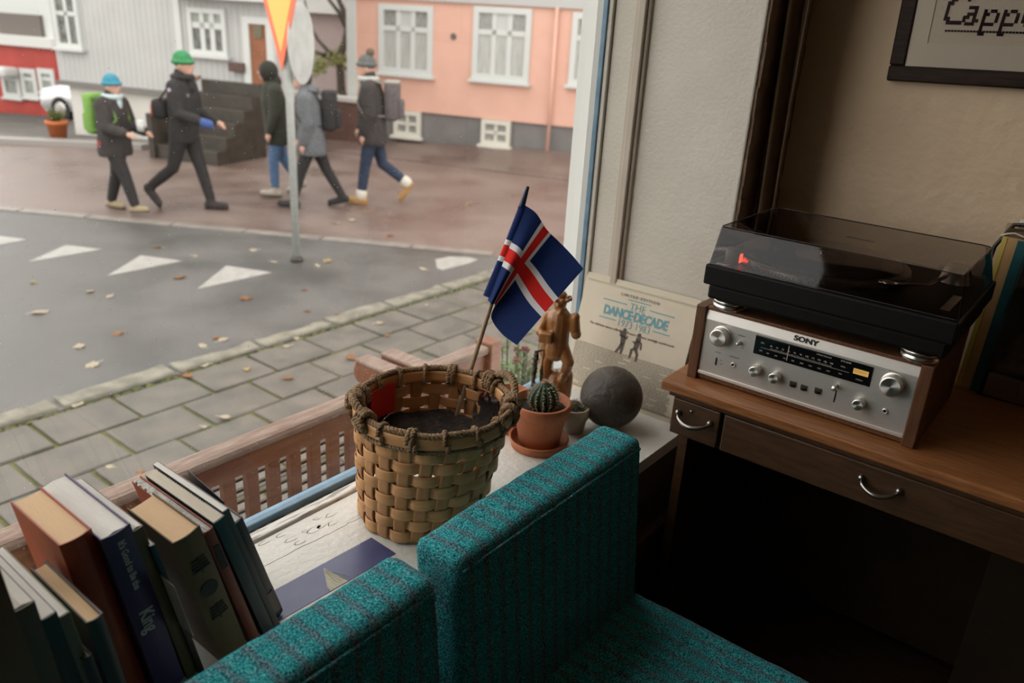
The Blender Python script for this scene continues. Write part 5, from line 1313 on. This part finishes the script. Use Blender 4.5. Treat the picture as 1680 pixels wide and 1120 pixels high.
# ------------------------------------------------------------------ walkers
m_skin = pm('skin', (.52,.30,.22), (.56,.33,.25), 30, .55)
m_hair = pm('dark_hair', (.03,.02,.015), None, rough=.7)
def person(label, mid, hd, H, P):
    """figure built in a local frame: x = walking direction, y = its left, z up; 1.72 m tall then scaled"""
    s = H/1.72
    r = thing('person', label, 'person', (mid.x, mid.y, STREET), (0, 0, hd)); r.scale = (s, s, s)
    def fk(side, th, kn, ft):
        hip = Vector((0, side*.085, P.get('hip', .90))); t = math.radians(th); k = math.radians(th-kn); f = math.radians(ft)
        knee = hip+Vector((math.sin(t), 0, -math.cos(t)))*.425; ank = knee+Vector((math.sin(k), 0, -math.cos(k)))*.40
        toe = ank+Vector((math.cos(f), side*.04, math.sin(f)))*.17+Vector((0, 0, -.05)); heel = ank+Vector((-.045*math.cos(f), 0, -.05-.045*math.sin(f)))
        return hip, knee, ank, toe, heel
    LL = fk(1, *P['L']); RR = fk(-1, *P['R'])
    low = min(min(q.z for q in (LL[3], LL[4])), min(q.z for q in (RR[3], RR[4])))-.033
    dz = Vector((0, 0, -low)); LL = [q+dz for q in LL]; RR = [q+dz for q in RR]
    pel = Vector((0, 0, P.get('hip', .90)))+dz; ln = math.radians(P.get('lean', 4))
    up = Vector((math.sin(ln), 0, math.cos(ln)))
    wa = pel+up*.16; ch = pel+up*.38; sh = pel+up*.52; nk = pel+up*.60+Vector((.01, 0, 0)); hd_ = nk+Vector((.035, 0, .125))
    arms = []
    for side, key in ((1, 'AL'), (-1, 'AR')):
        a, e, ab = P[key]; t = math.radians(a); f = math.radians(a+e); so = sh+Vector((0, side*.175, -.02))
        el = so+Vector((math.sin(t), side*math.sin(math.radians(ab)), -math.cos(t))).normalized()*.29
        wr = el+Vector((math.sin(f), -side*math.sin(math.radians(ab))*.6, -math.cos(f))).normalized()*.25
        arms.append((so, el, wr, side))
    # body: one continuous skin surface with face, ears and five-fingered hands
    bm = B()
    for hip, knee, ank, toe, heel in (LL, RR):
        chain(bm, [hip, hip.lerp(knee, .5), knee, knee.lerp(ank, .35), ank], [.083, .070, .052, .054, .036], 10); chain(bm, [heel, ank*.5+toe*.5-Vector((0, 0, .015)), toe], [.034, .034, .027], 8)
    chain(bm, [pel, wa, ch, sh], [.125, .112, .120, .095], 12); chain(bm, [sh+Vector((0, .12, 0)), sh-Vector((0, .12, 0))], [.062, .062], 10)
    chain(bm, [sh, nk, hd_-Vector((.02, 0, .06))], [.065, .052, .050], 10)
    ball(bm, hd_, .098, 16, 12, (1.0, .80, 1.18)); ball(bm, hd_+Vector((.045, 0, -.065)), .055, 12, 8, (1, .9, .9)); 
    tube(bm, [hd_+Vector((.094, 0, .012)), hd_+Vector((.118, 0, -.025)), hd_+Vector((.100, 0, -.032))], [.009, .014, .010], 8)
    for q in (1, -1):
        ball(bm, hd_+Vector((-.005, q*.082, -.01)), .026, 8, 6, (.8, .35, 1.2)); ball(bm, hd_+Vector((.088, q*.032, .028)), .018, 8, 6, (.6, 1, .5))
    tube(bm, [hd_+Vector((.092, -.022, -.058)), hd_+Vector((.101, 0, -.058)), hd_+Vector((.092, .022, -.058))], [.005, .008, .005], 6)
    for so, el, wr, side in arms:
        chain(bm, [so, el, wr], [.055, .043, .030], 10); d = (wr-el).normalized(); sd = d.cross(Vector((1, 0, .2))).normalized(); pl = wr+d*.075
        nn = d.cross(sd)
        chain(bm, [wr, pl], [.030, .036], 8)
        for j, ln_ in enumerate((.058, .070, .066, .052)):
            b0 = pl+sd*(j-1.5)*.021; b1 = b0+d*ln_*.55+nn*.006; tube(bm, [b0-d*.02, b0, b1, b1+d*ln_*.35+nn*.022], [.0105, .0105, .010, .008], 7)
        th_ = wr+d*.025-sd*.026; tube(bm, [wr+d*.01, th_, th_+d*.035-sd*.016+nn*.012, th_+d*.058-sd*.012+nn*.022], [.013, .013, .011, .009], 7)
    obj('body', remesh(bm, .0105, 2), m_skin, r, True)
    for q in (1, -1): obj('eye', ball(B(), hd_+Vector((.091, q*.032, .012)), .010, 8, 6), m_hair, r, True)
    obj('mouth', tube(B(), [hd_+Vector((.094, -.022, -.057)), hd_+Vector((.104, 0, -.058)), hd_+Vector((.094, .022, -.057))], .0035, 5), pm('lips', (.35,.12,.10), None), r)
    # trousers
    bm = B()
    for hip, knee, ank, toe, heel in (LL, RR): 
        w = P.get('wide', 1.0)
        chain(bm, [hip+Vector((0, 0, .03)), hip.lerp(knee, .5), knee, knee.lerp(ank, .4), knee.lerp(ank, .93)], [.108, .088*w, .070*w, .066*w, .055*w], 12)
    chain(bm, [pel, wa], [.14, .13], 12)
    obj('trousers', remesh(bm, .014, 3), P['trouser'], r, True)
    # shoes with their own soles
    for hip, knee, ank, toe, heel in (LL, RR):
        bm = B(); up_ = (ank-heel); chain(bm, [heel+Vector((0, 0, .012)), ank*.5+toe*.5-Vector((0, 0, .018)), toe+Vector((0, 0, .008))], [.047, .048, .040], 10); chain(bm, [ank-Vector((0, 0, .02)), knee.lerp(ank, P.get('boot', .86))], [.052, .056], 10)
        sh_ = obj('boot' if P.get('boot', .86) < .85 else 'shoe', remesh(bm, .011, 2), P['shoe'], r, True)
        bm = B(); tube(bm, [heel-Vector((.035, 0, .026)), (heel+toe)*.5-Vector((0, 0, .026)), toe+Vector((.03, 0, -.022))], [.040, .045, .034], 10, True, 1.0)
        c0 = (heel+toe)*.5
        dn = (toe-heel).normalized().cross(Vector((0, 1, 0))).normalized()
        if dn.z > 0: dn = -dn
        for v in bm.verts:
            h_ = (v.co-(heel+(toe-heel)*((v.co-heel).dot(toe-heel)/(toe-heel).length_squared))).dot(dn); v.co += dn*(.020+h_*.25-h_)
        obj('sole', bm, P.get('sole', m_hair), sh_, True)
        if P.get('cuff'): obj('fur_cuff', remesh(chain(B(), [knee.lerp(ank, .86), knee.lerp(ank, .95)], [.072, .070], 12), .012, 1), P['cuff'], sh_, True)
    # jacket
    bm = B(); jw = P.get('bulk', 1.0); hem = pel+Vector((0, 0, P.get('hem', -.02)))
    for q in (.05, -.05): chain(bm, [hem+Vector((0, q, 0)), wa+Vector((0, q, 0)), ch+Vector((0, q, 0)), sh+Vector((0, q, -.02))], [P.get('hemr', .135)*jw, .135*jw, .140*jw, .115*jw], 14)
    chain(bm, [sh+Vector((0, .15, -.015)), sh-Vector((0, .15, .015))], [.080, .080], 10); chain(bm, [sh, nk], [.088, .078], 12)
    for so, el, wr, side in arms: chain(bm, [so, so.lerp(el, .5), el, el.lerp(wr, .5), el.lerp(wr, .95)], [.082*jw, .075*jw, .068*jw, .062*jw, .052*jw], 12)
    me = remesh(bm, .015, 3)
    b2 = B(); b2.from_mesh(me); hz = hem.z-.045
    g = bmesh.ops.bisect_plane(b2, geom=b2.verts[:]+b2.edges[:]+b2.faces[:], plane_co=(0, 0, hz), plane_no=(0, 0, 1), clear_inner=True)
    bmesh.ops.holes_fill(b2, edges=[e for e in b2.edges if len(e.link_faces) == 1]); b2.to_mesh(me); b2.free()
    jk = obj('jacket', me, P['jacket'], r, True)
    obj('collar', remesh(chain(B(), [nk-Vector((.01, 0, .03)), nk+Vector((.0, 0, .035))], [.088, .082], 14), .012, 2), P.get('collar', P['jacket']), jk, True)
    if P.get('hood'):
        obj('hood', remesh(ball(ball(B(), hd_-Vector((.022, 0, 0)), .128, 16, 12, (1, .92, 1.12)), nk-Vector((.05, 0, 0)), .105, 12, 8), .014, 3), P['hood'], jk, True)
    if P.get('hat'):
        bm = B(); ball(bm, hd_+Vector((-.012, 0, .055)), .108, 18, 12, (1.0, .88, .95))
        tube(bm, [hd_+Vector((.112*math.cos(a*.2618)-.008, .098*math.sin(a*.2618), .034)) for a in range(25)], .020, 8)
        ht = obj('beanie', remesh(bm, .010, 2), P['hat'], r, True)
        if P.get('pom'): obj('pompom', ball(B(), hd_+Vector((-.05, 0, .175)), .052, 12, 8), P['pom'], ht, True)
    if P.get('hair') is not None: obj('hair', remesh(ball(B(), hd_+Vector((-.022, 0, .015)), .106, 16, 12, (.95, .92, 1.1)), .012, 2), m_hair, r, True)
    if P.get('scarf'): obj('scarf', remesh(ball(tube(B(), [nk+Vector((.10*math.cos(a*.2618)+.01, .10*math.sin(a*.2618), .0)) for a in range(25)], .036, 8), nk+Vector((.10, 0, -.09)), .055, 10, 8, (.6, 1, 1.6)), .012, 2), P['scarf'], r, True)
    return r, dict(pel=pel, wa=wa, ch=ch, sh=sh, nk=nk, hd=hd_, arms=arms, up=up, bulk=jw)
def pack(label, r_, J, mat, w=.30, h=.46, d=.16, trim=None, dx=-.15, dz=-.02):
    """a backpack is carried by the walker: its own thing, placed on the walker's back"""
    t = thing('backpack', label, 'backpack', r_.location, r_.rotation_euler); t.scale = r_.scale
    c = J['ch']+Vector((-(.152*J['bulk']+d/2-.012), 0, dz)); bm = B()
    box(bm, c.x-d*.5, c.x+d*.5, -w/2, w/2, c.z-h/2, c.z+h/2, .055); obj('bag', bm, mat, t, True)
    obj('front_pocket', box(B(), c.x-d*.5-.05, c.x-d*.5+.02, -w*.38, w*.38, c.z-h*.42, c.z+.02, .03), mat, t, True)
    obj('top_lid', box(B(), c.x-d*.52, c.x+d*.52, -w*.46, w*.46, c.z+h*.40, c.z+h*.52, .03), trim or mat, t, True)
    for q in (1, -1):
        y = q*.115; S0 = J['sh']
        obj('strap', tube(B(), [(c.x+d*.4, y, c.z+h*.40), (S0.x-.02, y, S0.z+.085), (S0.x+.095, y, S0.z+.02), (J['ch'].x+.155, y, J['ch'].z-.05), (J['wa'].x+.09, y*1.7, J['wa'].z+.05), (c.x+d*.4, y*1.2, c.z-h*.38)], .017, 8, True, .5), trim or mat, t, True)
    return t
fab = lambda n, c, c2=None: pm(n, c, c2, 30, .85, .3, 60)
HR = math.atan2(.606, .795); HL = HR+math.pi
blk = fab('black_cloth', (.018,.017,.018), (.03,.028,.028)); dkb = fab('dark_brown_black', (.030,.025,.024), (.05,.042,.04))
def midf(a, b): return (PZ(*a, STREET)+PZ(*b, STREET))/2
tan = pm('tan_leather', (.42,.24,.09), (.36,.20,.07), 8, .7); grb = pm('boot_beige', (.33,.26,.16), None, rough=.8)
# 1 blue hat, green backpack
r1, J1 = person('person in a turquoise knit hat and dark jacket walking right with a pale scarf', midf((165, 344), (238, 347)), HR-.25, 1.475,
    dict(L=(-14, 6, -4), R=(24, 8, 6), AL=(12, 62, 14), AR=(18, 60, 14), hip=.86, lean=3, jacket=dkb, trouser=blk, shoe=grb, hat=fab('turquoise_knit', (.035,.21,.30), (.06,.26,.35)), scarf=fab('pale_scarf', (.50,.60,.62)), bulk=1.22, wide=1.15, hem=-.10, hemr=.15))
pack('lime green backpack worn by the walker in the turquoise hat', r1, J1, fab('lime_cloth', (.16,.32,.06), (.19,.36,.08)), .32, .50, .15, None, -.14)
cup = thing('white_cup', 'white cup held in front of the walker in the turquoise hat', 'cup', r1.location, r1.rotation_euler); cup.scale = r1.scale
hw_ = (J1['arms'][0][2]+J1['arms'][1][2])/2+Vector((.09, 0, .03)); obj('cup', lathe(B(), [(0, 0), (.040, 0), (.052, .12), (.048, .12), (.038, .01), (0, .01)], 20, T(*hw_)), m_wfr, cup, True)
obj('lid', lathe(B(), [(.054, .120), (.054, .130), (.03, .138), (0, .138)], 20, T(*hw_)), m_wfr, cup, True)
jkt = [c for c in r1.children if c.name.startswith('jacket')][0]
obj('red_patch', bx(J1['wa'].x-.08, J1['wa'].x-.02, -.215, -.203, J1['pel'].z-.03, J1['pel'].z+.05, .004), fab('red_patch', (.45,.04,.03)), jkt)
# 2 green hat
r2, J2 = person('person in a green knit hat and long black coat striding to the right', midf((290, 338), (338, 346)), HR-.12, 1.735,
    dict(L=(16, 2, 2), R=(-18, 34, -52), AL=(10, 55, 10), AR=(14, 60, 10), hip=.89, lean=2, jacket=blk, trouser=blk, shoe=dkb, hat=fab('green_knit', (.03,.19,.07), (.05,.25,.10)), scarf=blk, bulk=1.02, hem=-.06))
cb_ = thing('camera_bag', 'black and orange shoulder bag at the hip of the walker in the green hat', 'bag', r2.location, r2.rotation_euler); cb_.scale = r2.scale
obj('bag', bx(-.30, -.12, -.16, .10, 1.02, 1.24, .05), blk, cb_, True); obj('orange_side', bx(-.318, -.29, -.12, .02, 1.04, 1.17, .012), pm('orange_cloth', (.70,.10,.03), None), cb_, True)
obj('strap', tube(B(), [(-.2, -.13, 1.22), (-.05, -.19, 1.36), (.06, -.12, 1.50), (.02, .10, 1.55), (-.14, .12, 1.40), (-.22, .08, 1.22)], .014, 8, True, .5), blk, cb_, True)
jkt = [c for c in r2.children if c.name.startswith('jacket')][0]
so, el, wr, sd = J2['arms'][1]
obj('glove', remesh(chain(B(), [wr-Vector((0, 0, .0)), wr+(wr-el).normalized()*.09], [.05, .052], 10), .01, 2), pm('blue_glove', (.05,.09,.26), None, rough=.8), r2, True)
for p_, m_, s_ in ((so+Vector((.0, -.075, -.03)), pm('badge_lilac', (.45,.36,.44), None), .028), (J2['ch']+Vector((.12, -.10, .03)), pm('badge_grey', (.22,.20,.20), None), .022)): obj('badge', ball(B(), p_, s_, 10, 6, (1, .5, 1)), m_, jkt, True)
# 3 dark green hooded coat and jeans, behind the pole
den = fab('blue_denim', (.055,.11,.21), (.09,.16,.28)); dden = fab('dark_denim', (.018,.028,.055), (.03,.045,.08))
r3, J3 = person('person in a dark green hooded coat and blue jeans behind the sign pole', midf((452, 318), (466, 322)), HL+.5, 1.62,
    dict(L=(10, 10, 6), R=(-12, 22, -20), AL=(4, 14, 8), AR=(-8, 12, 8), hip=.88, lean=4, jacket=fab('dark_green_coat', (.022,.026,.018), (.035,.038,.026)), trouser=den, shoe=fab('pale_trainer', (.40,.36,.30)), hood=fab('dark_green_hood', (.018,.020,.014)), bulk=1.12, hem=-.16))
# 4 grey jacket with black backpack
gj = fab('slate_grey_jacket', (.10,.105,.115), (.14,.145,.155))
r4, J4 = person('person in a slate grey jacket and black trousers walking left', midf((484, 338), (548, 340)), HL+.15, 1.63,
    dict(L=(20, 4, 4), R=(-22, 8, -14), AL=(-4, 18, 9), AR=(6, 18, 9), hip=.88, lean=5, jacket=gj, trouser=blk, shoe=blk, hair=1, collar=gj, bulk=1.2, hem=-.14, hemr=.15))
pack('black backpack on the walker in the slate grey jacket', r4, J4, blk, .30, .48, .18, blk, -.12)
jkt = [c for c in r4.children if c.name.startswith('jacket')][0]
obj('hood', remesh(ball(B(), J4['nk']+Vector((-.075, 0, .0)), .098, 14, 10, (1.0, 1.25, .75)), .013, 2), gj, jkt, True)
# 5 grey bobble hat
r5, J5 = person('person in a grey bobble hat and black coat with tan fur-cuffed boots', midf((592, 330), (634, 336)), HL+.05, 1.76,
    dict(L=(12, 4, 4), R=(-14, 40, -58), AL=(-4, 22, 9), AR=(6, 24, 9), hip=.89, lean=3, jacket=dkb, trouser=dden, shoe=tan, boot=.80, cuff=fab('fur_cuff', (.62,.58,.50)), hat=fab('grey_knit', (.085,.09,.09), (.12,.125,.12)), pom=fab('brown_pom', (.13,.09,.06)), scarf=fab('pale_grey_scarf', (.42,.42,.39), (.50,.49,.46)), bulk=1.16, hem=-.12, hemr=.15, sole=tan))
pack('brown grey backpack on the walker in the bobble hat', r5, J5, fab('mauve_brown_cloth', (.085,.07,.075), (.13,.11,.11)), .30, .46, .18, fab('grey_strap', (.30,.28,.25)), -.12)
